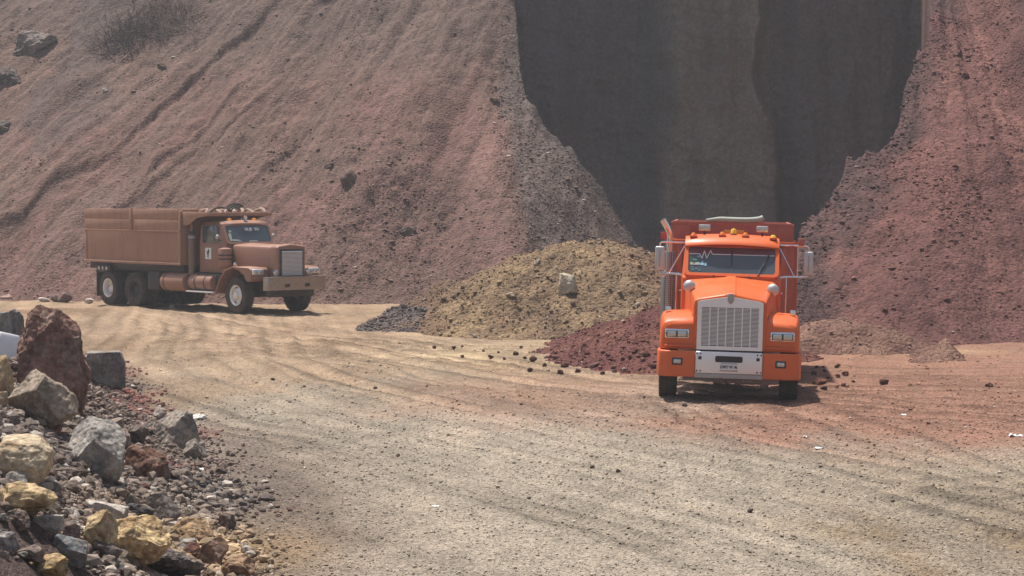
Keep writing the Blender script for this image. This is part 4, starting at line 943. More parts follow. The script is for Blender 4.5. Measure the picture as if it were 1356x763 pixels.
# ------------------------------------------------------------------ rocks, one object each
_ico = {}
def ico(sub):
    if sub not in _ico:
        b = bmesh.new(); bmesh.ops.create_icosphere(b, subdivisions=sub, radius=1)
        v = np.array([p.co[:] for p in b.verts]); f = np.array([[q.index for q in p.verts] for p in b.faces]); b.free(); _ico[sub] = (v, f)
    return _ico[sub]

def rock_mesh(seed, dims, cuts=14, rough=0.06, c1=None, c2=None, sub=5, lo=0.5, hi=0.9, warp=None, planes=(), cells=2.0):
    rg = np.random.default_rng(seed); v, f = ico(sub); d = v.copy(); v = v.copy()
    pl = [(np.array(p[:3], float), p[3]) for p in planes]
    for _ in range(cuts + 5):
        n = rg.normal(size=3); n /= np.linalg.norm(n); pl.append((n, rg.uniform(lo, hi)))
    v += 0.10 * fbm3(d * 1.3 + seed, 2, seed)[:, None] * d
    for n, k in pl:
        n = n / np.linalg.norm(n); v -= np.maximum(0, v @ n - k)[:, None] * n
    o = seed * 3.7
    q = v * 1.0
    cr = np.abs(fbm3(q * 2.6 + o + 9, 3, seed + 7)); v = v - d * (0.06 * np.clip(.22 - cr, 0, 1) / .22 * (.3 + 4 * rough))[:, None] * .6
    rough = rough * .8
    v = v + d * (rough * fbm3(q * 2.2 + o, 3, seed + 1) + rough * 0.5 * fbm3(q * 6 + o, 3, seed + 2) + rough * 0.22 * fbm3(q * 16 + o, 3, seed + 3))[:, None]
    if warp: v = warp(v)
    mn, mx = v.min(0), v.max(0); v = (v - (mn + mx) / 2) / (mx - mn) * np.array(dims)
    v[:, 2] += dims[2] / 2
    t = sstep(-0.15, 0.45, fbm3(q * cells + o, 5, seed + 4, .6)); c = mix(np.broadcast_to(c1, v.shape).copy(), c2, t)
    c = c * (1 + 0.24 * fbm3(q * 9 + o, 4, seed + 5, .65))[:, None]; c = mix(c, S(176, 158, 138), .35 * sstep(.1, .6, fbm3(q * 3.5 + o + 5, 5, seed + 6, .65)))
    return v, f, c

TAKEN = []
def rock(label, cx, by, wpx, hpx, c1, c2, seed, cuts=14, rough=0.06, df=0.8, name='rock', cat='rock', mat='rock', fn=ground_z, y0=14, y1=100, sink=0.14, rz=None, tilt=(0, 0), group=None, sub=5, lo=0.5, hi=0.9, warp=None, planes=(), cells=2.0):
    p = hit(cx, by, fn, y0, y1); s = FPX / p[1]; W, H = wpx / s, hpx / s; D = W * df
    h = H / (1 - sink)
    v, f, c = rock_mesh(seed, (W, D, h), cuts, rough, c1, c2, sub, lo, hi, warp, planes, cells); c = c * (1.15 if fn is ground_z and wpx > 12 else 1.0)
    o = mesh_from(name, v, f, M[mat], c); yy = p[1] + D * 0.35; xx = p[0] * yy / p[1]
    o.location = (xx, yy, p[2] - sink * h)
    o.rotation_euler = (R(tilt[0]), R(tilt[1]), R(rz or 0))
    TAKEN.append((xx, yy, max(W, D) * 0.42))
    return tag(o, label, cat, group)

GREY = S(142, 130, 116); GREY2 = S(116, 106, 96); BLUE = S(148, 140, 128); BLUE2 = S(120, 114, 106); CREAM = S(188, 166, 132); CREAM2 = S(158, 132, 100)
YEL = S(200, 172, 124); YEL2 = S(170, 140, 98); REDB = S(120, 70, 56); REDB2 = S(92, 58, 50); BRN = S(126, 106, 94); BRN2 = S(100, 84, 76); PALE = S(176, 164, 152); PALE2 = S(136, 122, 112)

def slabwarp(v):
    v = v.copy(); z = v[:, 2]; v[:, 0] = v[:, 0] * (1.0 - 0.16 * z) - 0.16 * z; v[:, 2] = z + 0.10 * fbm3(v * np.array([3, 3, 0.1]), 3, 5); return v
def boxy(a=0.55, b=0.55, c=0.5): return [(1, 0, 0, a), (-1, 0, 0, a), (0, 1, 0, b), (0, -1, 0, b), (0, 0, 1, c), (0, 0, -1, c)]

rock('tall rust-red boulder slab standing upright, the biggest rock on the left bank', 72, 536, 100, 132, S(146, 108, 92), S(122, 90, 76), 11, 6, 0.10, 0.7, mat='rough_rock', planes=[(-1, 0, 0, .62), (1, 0.1, -.1, .62), (0, -1, .12, .5), (0, 0, 1, .78), (.6, -.2, .7, .82)], warp=slabwarp, sink=.12, cells=3, name='boulder', cat='boulder', sub=6)
rock('purplish brown stone leaning against the foot of the tall red boulder', 64, 508, 56, 36, S(116, 84, 76), S(90, 64, 60), 12, 10, 0.08, 0.7, mat='rough_rock')
rock('large grey-tan boulder lying in front of the tall red one', 57, 566, 94, 74, S(152, 134, 114), S(126, 110, 94), 13, 12, 0.06, 0.8, planes=[(.6, -.5, .4, .6), (-.5, -.5, .6, .62), (.9, 0, .2, .7)], name='boulder', cat='boulder', sub=6)
rock('blue-grey boulder with a dark flat right side, sloping to a point', 127, 630, 78, 74, S(158, 150, 138), S(120, 114, 108), 14, 10, 0.05, 0.8, planes=[(.62, -.45, .62, .42), (-.55, -.5, .65, .55), (.3, -1, -.1, .5)], name='boulder', cat='boulder', sub=6)
rock('angular pale grey boulder at the right end of the bank', 235, 594, 62, 50, S(156, 142, 126), S(124, 114, 104), 15, 10, 0.06, 0.8, planes=[(-.5, -.45, .75, .45), (.5, -.8, .2, .5)], name='boulder', cat='boulder')
rock('small grey wedge-shaped stone at the right foot of the angular pale boulder', 259, 608, 34, 28, GREY, GREY2, 16, 9, 0.08, 0.8, planes=[(-.7, -.3, .7, .4), (.8, -.2, .5, .45)])
rock('flat-topped grey block behind the tall red boulder', 141, 508, 52, 42, S(140, 130, 118), S(112, 104, 96), 17, 4, 0.04, 0.8, planes=boxy(.55, .55, .48), rz=8)
rock('crumbly reddish brown lump between the blue-grey boulder and the wedge stone', 195, 634, 64, 42, S(116, 82, 66), S(88, 62, 52), 18, 6, 0.12, 0.8, mat='rough_rock', sink=.25)
rock('big rounded cream boulder at the left edge of the photo', 28, 648, 88, 68, CREAM, CREAM2, 19, 9, 0.05, 0.9, name='boulder', cat='boulder', lo=.68, hi=.95, sub=6)
rock('yellow-tan boulder with a shaded hollow underneath, below the cream one', 34, 692, 92, 52, YEL, YEL2, 20, 8, 0.12, 0.8, mat='rough_rock', name='boulder', cat='boulder', planes=[(.3, -.6, -.7, .35)])
rock('small blue-grey stone wedged under the cream boulder', 20, 650, 34, 22, BLUE, BLUE2, 21, 10, 0.05)
rock('yellowish stone cut by the left photo edge beside the grey-tan boulder', 4, 526, 30, 56, S(172, 144, 104), CREAM2, 22, 9, 0.07)
rock('small tan stone at the left photo edge under the yellowish stone', 2, 545, 18, 24, S(160, 138, 104), CREAM2, 23, 9, 0.07)
rock('thin pale slab of stone tilted over the black gravel', 139, 692, 56, 24, PALE, S(150, 136, 112), 24, 5, 0.05, 0.7, planes=boxy(.6, .6, .34), tilt=(-6, 10))
rock('dull grey-brown block with a flat face right of the dark gravel lump', 214, 692, 52, 38, S(122, 110, 102), GREY2, 25, 6, 0.05, 0.8, planes=[(-.3, -.9, .3, .42), (.7, -.4, .5, .5)])
rock('dark crusty gravel lump between the pale slab and the grey-brown block', 180, 697, 48, 26, S(92, 84, 82), S(70, 66, 66), 26, 5, 0.16, 0.8, mat='rough_rock')
rock('upright yellow stone left of the big yellow boulder', 134, 738, 50, 62, YEL, YEL2, 27, 9, 0.09, 0.8, mat='rough_rock', planes=[(.8, -.5, .3, .5)])
rock('big jagged yellow boulder in the front of the bank', 186, 752, 88, 66, S(202, 172, 120), S(170, 136, 92), 28, 9, 0.11, 0.8, mat='rough_rock', name='boulder', cat='boulder', planes=[(-.5, -.5, .7, .5), (.55, -.3, .75, .5)], sub=6)
rock('blue-grey stone with a rounded back in the lower left rubble', 93, 752, 48, 42, S(116, 118, 116), BLUE2, 29, 8, 0.05, 0.9, planes=[(.7, -.3, .6, .5)])
rock('dark grey wedge stone leaning on the big yellow boulder', 141, 744, 46, 32, S(106, 96, 92), BRN2, 30, 8, 0.06)
rock('knobbly dark grey lump at the bottom edge of the photo', 226, 768, 96, 42, S(112, 100, 94), S(84, 74, 72), 31, 5, 0.16, 0.8, mat='rough_rock', sub=6)
rock('yellow earthy stone at the bottom left edge of the photo', 62, 770, 60, 32, S(176, 144, 92), YEL2, 32, 8, 0.10, mat='rough_rock')
rock('cracked brown stone in the yellow earth at the bank\'s right front', 282, 752, 44, 40, S(130, 100, 78), S(100, 76, 64), 33, 9, 0.07, planes=[(-.3, -.9, .2, .5)])
rock('orange-brown earth clod right of the cracked brown stone', 316, 768, 46, 30, S(158, 122, 88), S(126, 94, 72), 34, 7, 0.10, mat='rough_rock')
rock('ochre earth lump behind the cracked brown stone', 250, 722, 66, 34, S(168, 136, 96), S(138, 108, 78), 35, 6, 0.13, mat='rough_rock', sink=.3)
rock('rust-brown stone just left of the cracked brown one', 254, 746, 30, 26, S(116, 74, 58), REDB2, 36, 9, 0.08)
rock('grey rock crowning the upper left end of the bank', 16, 446, 30, 36, S(116, 112, 104), GREY2, 37, 9, 0.08)
rock('pale grey rock at the left photo edge above the white plastic', 0, 452, 34, 38, S(140, 138, 130), GREY, 38, 9, 0.06)
rock('dark brown stone behind the crumbly reddish lump', 183, 590, 30, 26, S(96, 82, 76), BRN2, 39, 9, 0.06)
rock('pinkish pale stone beside the blue-grey boulder', 162, 596, 26, 28, S(152, 124, 112), PALE2, 40, 9, 0.08)
rock('buff stone half hidden behind the pinkish pale one', 152, 574, 24, 20, S(146, 126, 108), PALE2, 41, 9, 0.07)
rock('white flat stone right behind the angular pale boulder', 262, 557, 22, 8, S(210, 204, 196), PALE, 42, 6, 0.05)
rock('whitish stone at the left shoulder of the angular pale boulder', 212, 556, 18, 16, S(176, 162, 150), PALE2, 43, 8, 0.06)
rock('small pink-red stone on the dark gravel above the blue-grey boulder', 72, 576, 22, 14, S(150, 98, 88), REDB, 44, 8, 0.06)
rock('light grey flat stone in the lower left rubble', 64, 706, 40, 22, PALE, PALE2, 45, 6, 0.05, planes=boxy(.6, .6, .4))
rock('brown-grey rounded stone under the yellow-tan boulder', 24, 706, 34, 28, BRN, BRN2, 46, 7, 0.08, mat='rough_rock')
rock('whitish chalky lump at the lower left photo edge', 10, 730, 34, 26, S(186, 176, 166), PALE2, 47, 7, 0.09, mat='rough_rock')
rock('brown stone beside the light grey flat one', 90, 716, 34, 24, BRN, BRN2, 48, 9, 0.06)
rock('grey-brown slab in front of the chalky lump', 36, 745, 44, 22, S(120, 104, 94), BRN2, 49, 8, 0.06)
rock('red-brown stone wedged between the upright yellow stone and the pale slab', 112, 706, 22, 22, S(124, 92, 76), BRN2, 50, 8, 0.07)
rock('isolated dark brown stone on the gravel right of the yellow earth', 300, 702, 26, 22, S(92, 74, 66), BRN2, 51, 9, 0.07)

# rocks away from the bank
rock('cream block of stone sitting on the face of the yellow mound', 752, 394, 27, 32, S(206, 190, 160), S(178, 158, 128), 52, 5, 0.05, 0.8, fn=top_z, y0=45, planes=[(-.55, -.8, .15, .5), (.8, -.5, .2, .55), (0, 0, 1, .7)], sink=.05, name='boulder', cat='boulder')
rock('small whitish stone high on the yellow mound', 711, 352, 11, 9, S(190, 172, 146), PALE2, 53, 8, 0.06, fn=top_z, y0=45, sub=4)
rock('small buff stone low on the yellow mound', 676, 396, 13, 8, S(176, 156, 120), PALE2, 54, 8, 0.06, fn=top_z, y0=45, sub=4)
rock('brown stone lying beside the rear wheel of the brown truck', 86, 401, 20, 14, S(124, 92, 80), BRN2, 55, 9, 0.07, sub=4)
rock('grey stone left of the brown one behind the brown truck', 74, 400, 15, 10, S(116, 102, 94), BRN2, 56, 9, 0.07, sub=4)
rock('white flat stone at the slope foot left of the brown truck', 58, 400, 17, 6, S(206, 192, 176), PALE, 57, 7, 0.05, sub=4)
rock('pale stone touching the rear tyre of the brown truck', 118, 402, 13, 7, S(196, 180, 164), PALE, 58, 8, 0.05, sub=4)
rock('pinkish stone near the left photo edge at the slope foot', 8, 398, 17, 8, S(176, 140, 124), PALE2, 59, 8, 0.05, sub=4)
rock('pale stone on the ground under the brown truck', 228, 408, 9, 5, S(196, 180, 164), PALE, 60, 8, 0.05, sub=4)
HK = dict(fn=hill_z, y0=64, y1=120)
rock('weathered pale grey boulder high on the left hillside', 50, 66, 62, 30, S(142, 128, 118), S(112, 100, 94), 61, 10, 0.12, 0.7, mat='rough_rock', name='boulder', cat='boulder', rz=20, tilt=(0, -22), **HK)
rock('dark rock jutting from the left hillside at the photo edge', 8, 112, 46, 24, S(104, 90, 84), S(84, 74, 70), 62, 9, 0.12, mat='rough_rock', sink=.5, **HK)
rock('dark ragged rock low at the left edge of the hillside', 2, 176, 42, 16, S(112, 98, 90), S(94, 82, 78), 63, 9, 0.14, mat='rough_rock', sink=.5, **HK)
rock('round brown boulder alone in the middle of the hillside', 462, 246, 23, 22, S(124, 98, 86), S(108, 86, 76), 64, 4, 0.05, 1.0, name='boulder', cat='boulder', lo=.8, hi=.95, **HK)
rock('flat dark stone up and left of the round brown boulder', 438, 224, 20, 9, S(100, 78, 72), BRN2, 65, 8, 0.08, sub=4, **HK)
rock('broken brown stone below right of the round brown boulder', 540, 312, 24, 13, S(92, 72, 66), BRN2, 66, 9, 0.08, sub=4, **HK)
rock('brown stone under the right end of the long slip scar', 215, 92, 14, 8, S(104, 84, 76), BRN2, 67, 8, 0.07, sub=4, **HK)
rock('whitish stone lying on the slip scar of the hillside', 139, 123, 9, 6, S(196, 180, 166), PALE, 68, 8, 0.05, sub=4, **HK)
rock('brown block below the ridge near the top centre', 655, 138, 14, 10, S(112, 88, 80), BRN2, 69, 9, 0.07, sub=4, **HK)
rock('grey stone perched on the right edge of the ridge', 735, 180, 20, 11, S(128, 110, 100), BRN2, 70, 9, 0.07, sub=4, **HK)
rock('grey stone lower down on the right edge of the ridge', 790, 240, 14, 8, S(128, 110, 100), BRN2, 71, 9, 0.07, sub=4, **HK)
RK = dict(fn=right_z, y0=45, y1=90)
rock('rounded red stone on the upper right slope', 1276, 104, 14, 9, S(130, 84, 74), REDB2, 72, 8, 0.07, sub=4, **RK)
rock('dark red stone beside the dark outcrop at upper right', 1268, 75, 12, 8, S(108, 72, 66), REDB2, 73, 8, 0.07, sub=4, **RK)
rock('solitary dark red-brown stone on the red ground right of the orange truck', 1171, 510, 13, 8, S(96, 58, 48), REDB2, 74, 8, 0.07, fn=top_z, sub=4)
rock('lone dark stone on the ground far right, in line with the small heap', 1310, 513, 11, 6, S(98, 66, 54), REDB2, 75, 8, 0.07, fn=top_z, sub=4)
rock('largest red clod beside the right front wheel of the orange truck', 1087, 510, 16, 9, S(120, 66, 52), REDB2, 76, 8, 0.09, fn=top_z, sub=4)
rg = np.random.default_rng(5)
for k, (cx, by, wd) in enumerate([(575, 462, 6), (601, 463, 6), (612, 460, 4), (612, 474, 6), (650, 476, 8), (668, 477, 5), (683, 471, 8), (695, 476, 6), (706, 480, 11), (721, 486, 7), (702, 493, 8), (742, 496, 9), (660, 468, 4), (640, 466, 4), (745, 487, 6), (690, 462, 5)]):
    rock('dark brown clod scattered on the pale dirt at the foot of the yellow mound', cx, by, wd, wd * .72, S(98, 68, 52), REDB2, 200 + k, 7, 0.1, 0.9, name='clod', cat='clod', mat='rough_rock', fn=ground_z, y0=30, sub=3, group='clods at the foot of the yellow mound')
for k in range(20):
    cx = rg.uniform(1062, 1130); by = rg.uniform(486, 518); wd = rg.uniform(4, 9)
    rock('small red clod spilled on the ground right of the orange truck', cx, by, wd, wd * .65, S(116, 68, 54), REDB2, 230 + k, 7, 0.1, 0.9, name='clod', cat='clod', mat='rough_rock', fn=top_z, y0=30, sub=3, group='red clods right of the orange truck')
for k in range(26):
    cx = rg.uniform(735, 866); by = rg.uniform(462, 498); wd = rg.uniform(5, 11)
    rock('reddish lump lying at the front foot of the dark red pile', cx, by, wd, wd * .65, mix(S(120, 72, 66), S(150, 104, 96), rg.random()), REDB2, 260 + k, 7, 0.1, 0.9, name='clod', cat='clod', mat='rough_rock', fn=top_z, y0=30, sub=3, group='lumps at the foot of the red pile')
for k in range(9):
    cx = rg.uniform(330, 1000); by = rg.uniform(500, 740); wd = rg.uniform(5, 9)
    rock('dark pebble lying alone on the open gravel', cx, by, wd, wd * .6, S(84, 70, 62), BRN2, 300 + k, 7, 0.08, 0.9, name='pebble', cat='pebble', fn=ground_z, sub=3, group='dark pebbles on the open gravel')
# middling stones of the bank
n_ok = 0
while n_ok < 95:
    py = rg.uniform(470, 763); right = np.interp(py, [470, 600, 763], [128, 255, 290]); px = rg.uniform(0, right)
    if rg.random() > sstep(470, 700, py) * 0.8 + 0.2: continue
    p = hit(px, py)
    if any((p[0] - a) ** 2 + (p[1] - b) ** 2 < r * r for a, b, r in TAKEN): continue
    wd = rg.uniform(9, 24) * (0.6 if py < 640 else 1.0); q = rg.random()
    c1, c2 = [(BRN, BRN2), (GREY, GREY2), (S(126, 104, 94), BRN2), (S(150, 132, 112), PALE2), (BLUE, BLUE2), (S(112, 74, 64), REDB2)][int(q * 6)]
    o = rock('middle-sized stone lying loose among the boulders of the left bank', px, py, wd, wd * rg.uniform(.5, .75), c1, c2, 400 + n_ok, 10, 0.08, rg.uniform(.7, 1), sub=4, rz=rg.uniform(-40, 40), tilt=(rg.uniform(-12, 12), rg.uniform(-15, 15)), name='stone', cat='stone', mat='rough_rock' if rg.random() < .4 else 'rock', group='loose stones of the left bank')
    TAKEN.pop(); n_ok += 1

# ------------------------------------------------------------------ litter
def scrap(label, px, py, wpx, hpx, cat, name, thick=0.004, lift=0.0, col='white', seed=0, fn=ground_z):
    p = hit(px, py, fn); s = FPX / p[1]; W = wpx / s; D = W * 0.8; H = hpx / s
    n = 14; u = np.linspace(-.5, .5, n); X, Y = np.meshgrid(u, u)
    X2 = X + .12 * fbm(X * 3 + seed, Y * 3, 2, seed); Y2 = Y + .12 * fbm(X * 3 - seed, Y * 3, 2, seed + 1)
    Z = H * np.clip(0.35 + 0.9 * fbm(X * 3.2 + seed, Y * 2.2, 3, seed + 2), 0, 2)
    top = np.stack([X2 * W, Y2 * D, Z + thick], -1).reshape(-1, 3); bot = top - np.array([0, 0, thick])
    F = grid_faces(n, n); b = n * n; i = np.arange(b).reshape(n, n)
    loop = list(i[0]) + list(i[1:, -1]) + list(i[-1, -2::-1]) + list(i[-2:0:-1, 0])
    side = [[a, loop[(k + 1) % len(loop)], loop[(k + 1) % len(loop)] + b, a + b] for k, a in enumerate(loop)]
    o = mesh_from(name, np.concatenate([top, bot]), np.concatenate([F, F[:, ::-1] + b, np.array(side)[:, ::-1]]), M[col])
    o.location = (p[0], p[1], p[2] + lift); return tag(o, label, cat)
scrap('crumpled white paper lying on the ground at the right photo edge', 1345, 578, 18, 2.5, 'paper', 'paper_scrap', seed=1)
scrap('flat white scrap on the ground below right of the orange truck', 1085, 594, 12, 1.2, 'paper', 'paper_scrap', seed=2)
scrap('small white scrap on the red ground between truck and right edge', 1197, 550, 6, 2, 'paper', 'paper_scrap', seed=3)
scrap('tiny white scrap nearest to the orange truck', 1066, 580, 5, 2, 'paper', 'paper_scrap', seed=4)
scrap('white scrap lying in front of the crumbly reddish lump', 268, 622, 8, 1.5, 'paper', 'paper_scrap', seed=5)
scrap('white scrap on the grey gravel in the middle foreground', 577, 671, 10, 1.2, 'paper', 'paper_scrap', seed=6)
scrap('pale torn scrap on the red gravel patch of the bank', 206, 652, 14, 2, 'paper', 'paper_scrap', seed=7)
# white plastic container, its side caved in, at the left edge
p = hit(2, 474); s = FPX / p[1]
pc = MB(); w_, h_ = 30 / s, 34 / s
pc.loft([[(a * w_ * k, b * .16 * k, z) for a, b in rrect(1, 1, .2, 3)] for z, k in ((0, .92), (.02, 1), (h_ * .45, .97), (h_ * .5, 1.03), (h_ * .92, 1.0), (h_, .9))], True, .006)
pc = pc.build('plastic_container', M['white']); pc.location = (p[0], p[1] + .1, p[2] - .03); pc.rotation_euler = (R(-12), R(14), R(15))
tag(pc, 'white plastic container lying among the rocks at the left photo edge', 'container')

# ------------------------------------------------------------------ dry brush on the hillside
M['twig'] = coat('dry_twig', lin(120, 104, 94), 0.9, 0, 0.3, lin(90, 78, 72), 9, spec=0.1)
M['dark_twig'] = coat('dark_dead_twig', lin(78, 68, 66), 0.9, 0, 0.3, lin(100, 84, 76), 9, spec=0.1)
def brush(label, spots, n, L, mat, seed):
    rg = np.random.default_rng(seed); V = []; F = []
    for _ in range(n):
        px, py = spots[rg.integers(len(spots))]; px += rg.normal() * 13; py += rg.normal() * 8
        p = hit(px, py, hill_z, 66, 120); l = L * rg.uniform(.5, 1.3); a = rg.uniform(0, 6.28); el = rg.uniform(.0, .9)
        d = np.array([math.cos(a) * math.cos(el), math.sin(a) * math.cos(el), math.sin(el)]); q = p.copy(); r = rg.uniform(.008, .016)
        pts = [q.copy()]
        for k in range(4): d = d + rg.normal(size=3) * .28; d /= np.linalg.norm(d); q = q + d * l / 4; q[2] = max(q[2], float(hill_z(q[0], q[1])) + .02); pts.append(q.copy())
        for k, c in enumerate(pts):
            b = len(V); rr = r * (1 - .17 * k)
            V += [c + np.array([rr, 0, -rr]), c + np.array([-rr, 0, -rr]), c + np.array([0, 0, rr])]
            if k: F += [[b - 3, b - 2, b + 1, b], [b - 2, b - 1, b + 2, b + 1], [b - 1, b - 3, b, b + 2]]
    o = mesh_from('dry_bush', np.array(V), np.array(F), M[mat]); return tag(o, label, 'bush')
brush('dead dark bush flattened against the upper left hillside', [(160, 62), (172, 52), (182, 46), (150, 70), (190, 40)], 420, 1.0, 'dark_twig', 3)
brush('pale dry brush fanning over the hillside right of the dark bush', [(205, 25), (220, 35), (230, 20), (210, 42), (240, 30), (215, 12)], 480, 1.0, 'twig', 4)

# ------------------------------------------------------------------ loose stones nobody could count
def scatter(name, P, size, col, seed, mat='stone', flat=0.65, sink=0.25):
    rg = np.random.default_rng(seed); N = len(P); v0, f0 = ico(1)
    protos = []
    for k in range(10):
        r = np.random.default_rng(900 + k); v = v0.copy()
        for _ in range(7):
            n = r.normal(size=3); n /= np.linalg.norm(n); v -= np.maximum(0, v @ n - r.uniform(.45, .8))[:, None] * n
        protos.append(v)
    protos = np.array(protos); which = rg.integers(10, size=N)
    q = rg.normal(size=(N, 4)); q /= np.linalg.norm(q, axis=1)[:, None]; a, b, c, d = q.T
    Rm = np.stack([1 - 2 * (c * c + d * d), 2 * (b * c - a * d), 2 * (b * d + a * c), 2 * (b * c + a * d), 1 - 2 * (b * b + d * d), 2 * (c * d - a * b), 2 * (b * d - a * c), 2 * (c * d + a * b), 1 - 2 * (b * b + c * c)], -1).reshape(N, 3, 3)
    sc = size[:, None] * rg.uniform(.6, 1.15, (N, 3)) * .5
    V = np.einsum('nij,nkj->nki', Rm, protos[which]) * sc[:, None, :] * np.array([1, 1, flat])
    V = V + (P + np.stack([0 * size, 0 * size, size * (.5 - sink) * flat], -1))[:, None, :]
    k = v0.shape[0]; F = (f0[None] + (np.arange(N) * k)[:, None, None]).reshape(-1, 3)
    o = mesh_from(name, V.reshape(-1, 3), F, M[mat], np.repeat(col, k, 0), smooth=False)
    return tag(o, kind='stuff')

def tint(c, rg, lo=.7, hi=1.35, pale=.06, palecol=S(196, 182, 166)):
    n = len(c); c = c * rg.uniform(lo, hi, n)[:, None]; m = rg.random(n) < pale; c[m] = palecol * rg.uniform(.7, 1.05, m.sum())[:, None]; return c

rg = np.random.default_rng(77)
def far_from_taken(P):
    ok = np.ones(len(P), bool)
    for a, b, r in TAKEN: ok &= (P[:, 0] - a) ** 2 + (P[:, 1] - b) ** 2 > (r * .8) ** 2
    return P[ok]
# gravel of the yard: even over the picture's rows, thicker in the grey band
N = 52000; py = rg.uniform(455, 775, N) ; Y = CAM_H * FPX / (py - 259); X = (rg.uniform(-40, 1396, N) - 678) / FPX * Y
h, d = bank(X, Y); dens = np.clip(sstep(41, 30, Y) + .12 + .5 * fbm(X * .6, Y * .4, 3, 301), 0.03, 1) * (d < 0.15)
k = rg.random(N) < dens; X, Y = X[k], Y[k]; Z = ground_z(X, Y); n = len(X)
sz = np.clip(np.exp(rg.normal(np.log(.019), .5, n)), .009, .07) * np.clip(Y / 26, .8, 1.5)
cg = ground_col(X, Y, Z); scatter('yard_gravel', np.stack([X, Y, Z], -1), sz, tint(cg * 1.12, rg, .68, 1.4, .07), 1)
# rubble of the bank
N = 56000; Y = CAM_H * FPX / (rg.uniform(425, 800, N) - 259); X = np.interp(Y, TOE_Y, TOE_X) + np.where(rg.random(N) < .8, rg.uniform(-5.5, 0.9, N), rg.uniform(-12, -5, N))
h, d = bank(X, Y); k = (rg.random(N) < sstep(-.9, .3, d)) & (Y < 46) & (Y > 17); P = far_from_taken(np.stack([X[k], Y[k], ground_z(X[k], Y[k])], -1)); n = len(P)
sz = np.clip(np.exp(rg.normal(np.log(.05), .55, n)), .018, .20)
cb = mix(np.broadcast_to(S(122, 104, 92), (n, 3)).copy(), S(138, 92, 80), sstep(0.0, .45, fbm(P[:, 0] * .5 + 3, P[:, 1] * .35, 3, 31)))
blk = np.exp(-((P[:, 0] + 3.9) / 1.0) ** 2 - ((P[:, 1] - 24.6) / 1.5) ** 2); cb = mix(cb, S(72, 68, 70), np.clip(1.4 * blk, 0, 1))
yl = np.exp(-((P[:, 0] + 2.9) / 0.8) ** 2 - ((P[:, 1] - 20.6) / 1.7) ** 2); cb = mix(cb, S(170, 142, 104), np.clip(yl, 0, 1))
scatter('bank_rubble', P, sz, tint(cb * 1.15, rg, .6, 1.4, .05), 2, flat=.75)
N = 26000; Y = rg.uniform(17.2, 25.5, N); X = np.interp(Y, TOE_Y, TOE_X) + rg.uniform(-3.6, 0.3, N)
h, d = bank(X, Y); k = rg.random(N) < sstep(-.5, .4, d); P = far_from_taken(np.stack([X[k], Y[k], ground_z(X[k], Y[k])], -1)); n = len(P)
sz = np.clip(np.exp(rg.normal(np.log(.055), .6, n)), .018, .22)
cb = mix(np.broadcast_to(S(134, 118, 104), (n, 3)).copy(), S(104, 92, 84), sstep(-.2, .5, fbm(P[:, 0] * .9, P[:, 1] * .7, 3, 341)))
yl = np.exp(-((P[:, 0] + 2.9) / 0.8) ** 2 - ((P[:, 1] - 20.6) / 1.7) ** 2); cb = mix(cb, S(170, 142, 104), np.clip(yl, 0, 1))
scatter('front_rubble', P, sz, tint(cb, rg, .65, 1.35, .08), 12, flat=.75)
# scree on the hillside, coarse in broad tongues
N = 70000; X = rg.uniform(-21, 6, N); Y = 66 + rg.random(N) ** 1.2 * 26; Z = hill_z(X, Y)
th = np.arctan2(X - AP[0], AP[1] - Y); r = np.hypot(X - AP[0], Y - AP[1])
tong = fbm(th * 16, r * .05, 3, 311) + .5 * fbm(X * .5, Y * .5, 3, 312)
dens = .05 + .5 * sstep(.3, .9, tong) + 2.0 * sstep(-.5, .2, X - np.interp(Y, [60, 71, 76, 80, 84], [0.6, 0.3, -0.35, -0.6, -0.2])) * sstep(10, 8, Z) + .8 * np.exp(-((X + 4.2) / 2.2) ** 2 - ((Z - 2.6) / 2.2) ** 2) + .25 * sstep(2.5, .3, Z)
k = (rg.random(N) < dens) & (Z > 0); X, Y, Z = X[k], Y[k], Z[k]; n = len(X)
sz = np.clip(np.exp(rg.normal(np.log(.065), .5, n)), .03, .30)
scatter('hillside_scree', np.stack([X, Y, Z], -1), sz, tint(hill_col(X, Y, Z) * 1.12, rg, .78, 1.35, .03), 3, flat=.5, sink=.4)
# scree on the right slope
N = 42000; X = rg.uniform(6.5, 18, N); Y = rg.uniform(49.5, 68, N); Z = right_z(X, Y)
tong = fbm((X - AP2[0]) / (AP2[1] + 1 - Y) * 4, Y * .1, 3, 321) + .5 * fbm(X * .6, Y * .6, 3, 322)
dens = .15 + .7 * sstep(0, .6, tong); k = (rg.random(N) < dens) & (Z > 0); X, Y, Z = X[k], Y[k], Z[k]; n = len(X)
sz = np.clip(np.exp(rg.normal(np.log(.06), .5, n)), .03, .28)
scatter('slope_scree', np.stack([X, Y, Z], -1), sz, tint(right_col(X, Y, Z) * 1.12, rg, .78, 1.35, .02, S(170, 136, 124)), 4, flat=.5, sink=.4)
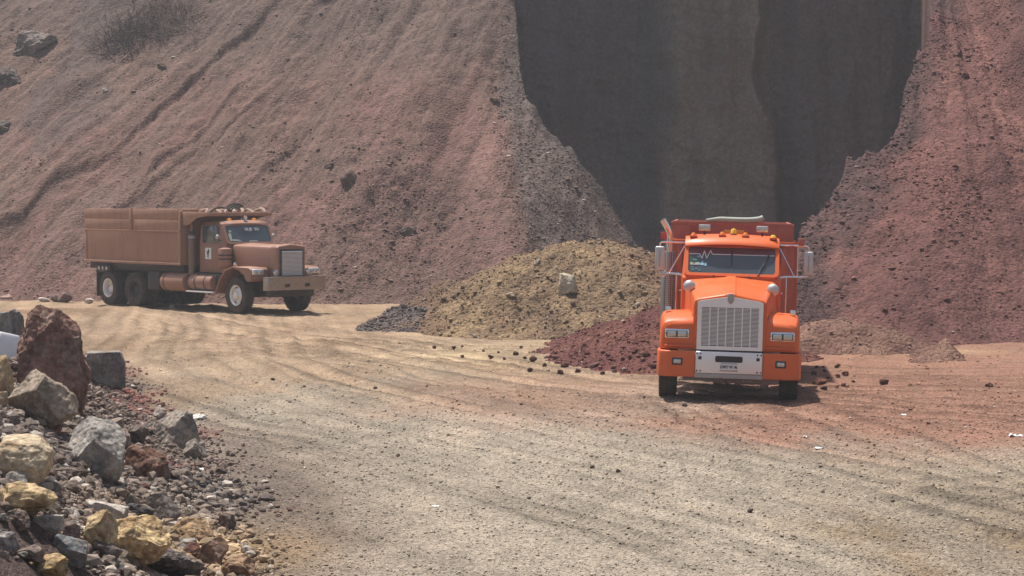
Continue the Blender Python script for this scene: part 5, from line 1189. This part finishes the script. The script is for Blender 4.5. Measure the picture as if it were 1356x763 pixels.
# crumbs on the heaps
for nm, zf, cf, bx, num, m_, s_ in (('mound_crumbs', yellow_z, c_yellow, (-5.5, 8.5, 51, 64), 16000, .05, 5), ('red_pile_crumbs', red_z, c_red, (.3, 7, 40.5, 52), 9000, .045, 6), ('dark_gravel', dark_z, c_dark, (-4.4, -1.2, 53.5, 57.6), 3500, .06, 7), ('heap_crumbs', lambda x, y: np.maximum(brown_z(x, y), small_z(x, y)), c_brown, (5, 10.2, 43.8, 50), 3500, .03, 8)):
    X = rg.uniform(bx[0], bx[1], num); Y = rg.uniform(bx[2], bx[3], num); Z = zf(X, Y); k = Z > ground_z(X, Y) - .01; X, Y, Z = X[k], Y[k], Z[k]
    sz = np.clip(np.exp(rg.normal(np.log(m_), .5, len(X))), .02, .22)
    scatter(nm, np.stack([X, Y, Z], -1), sz, tint(cf(X, Y, Z) * 1.1, rg, .75, 1.3, .02), s_)
# pale flecks caught on the dark face
N = 1500; X = rg.uniform(0, 16, N); Z = rg.uniform(1, 13.5, N); k = rg.random(N) < np.clip(.25 + .6 * fbm(X * .8, Z * .8, 3, 331), 0, 1); X, Z = X[k], Z[k]; Y = cliff_y(X, Z)
sz = np.clip(np.exp(rg.normal(np.log(.07), .5, len(X))), .03, .3)
scatter('cliff_flecks', np.stack([X, Y + sz * .15, Z], -1), sz, tint(np.broadcast_to(S(104, 98, 94), (len(X), 3)).copy(), rg, .6, 1.5, .07), 9)

# ------------------------------------------------------------------ dusty air
hz = bmesh.new(); bmesh.ops.create_cube(hz, size=1)
me = bpy.data.meshes.new('haze'); hz.to_mesh(me); hz.free()
for v in me.vertices: v.co = ((v.co.x) * 420, 40 + v.co.y * 420, 25 + v.co.z * 62)
hm = bpy.data.materials.new('dusty_air'); hm.use_nodes = True; t = hm.node_tree; t.nodes.clear()
ou = t.nodes.new('ShaderNodeOutputMaterial'); pv = t.nodes.new('ShaderNodeVolumePrincipled')
pv.inputs['Color'].default_value = (0.93, 0.94, 0.96, 1); pv.inputs['Density'].default_value = 0.0009; pv.inputs['Anisotropy'].default_value = 0.2
t.links.new(pv.outputs[0], ou.inputs['Volume'])
me.materials.append(hm); ho = bpy.data.objects.new('haze', me); C.objects.link(ho); tag(ho, kind='stuff')
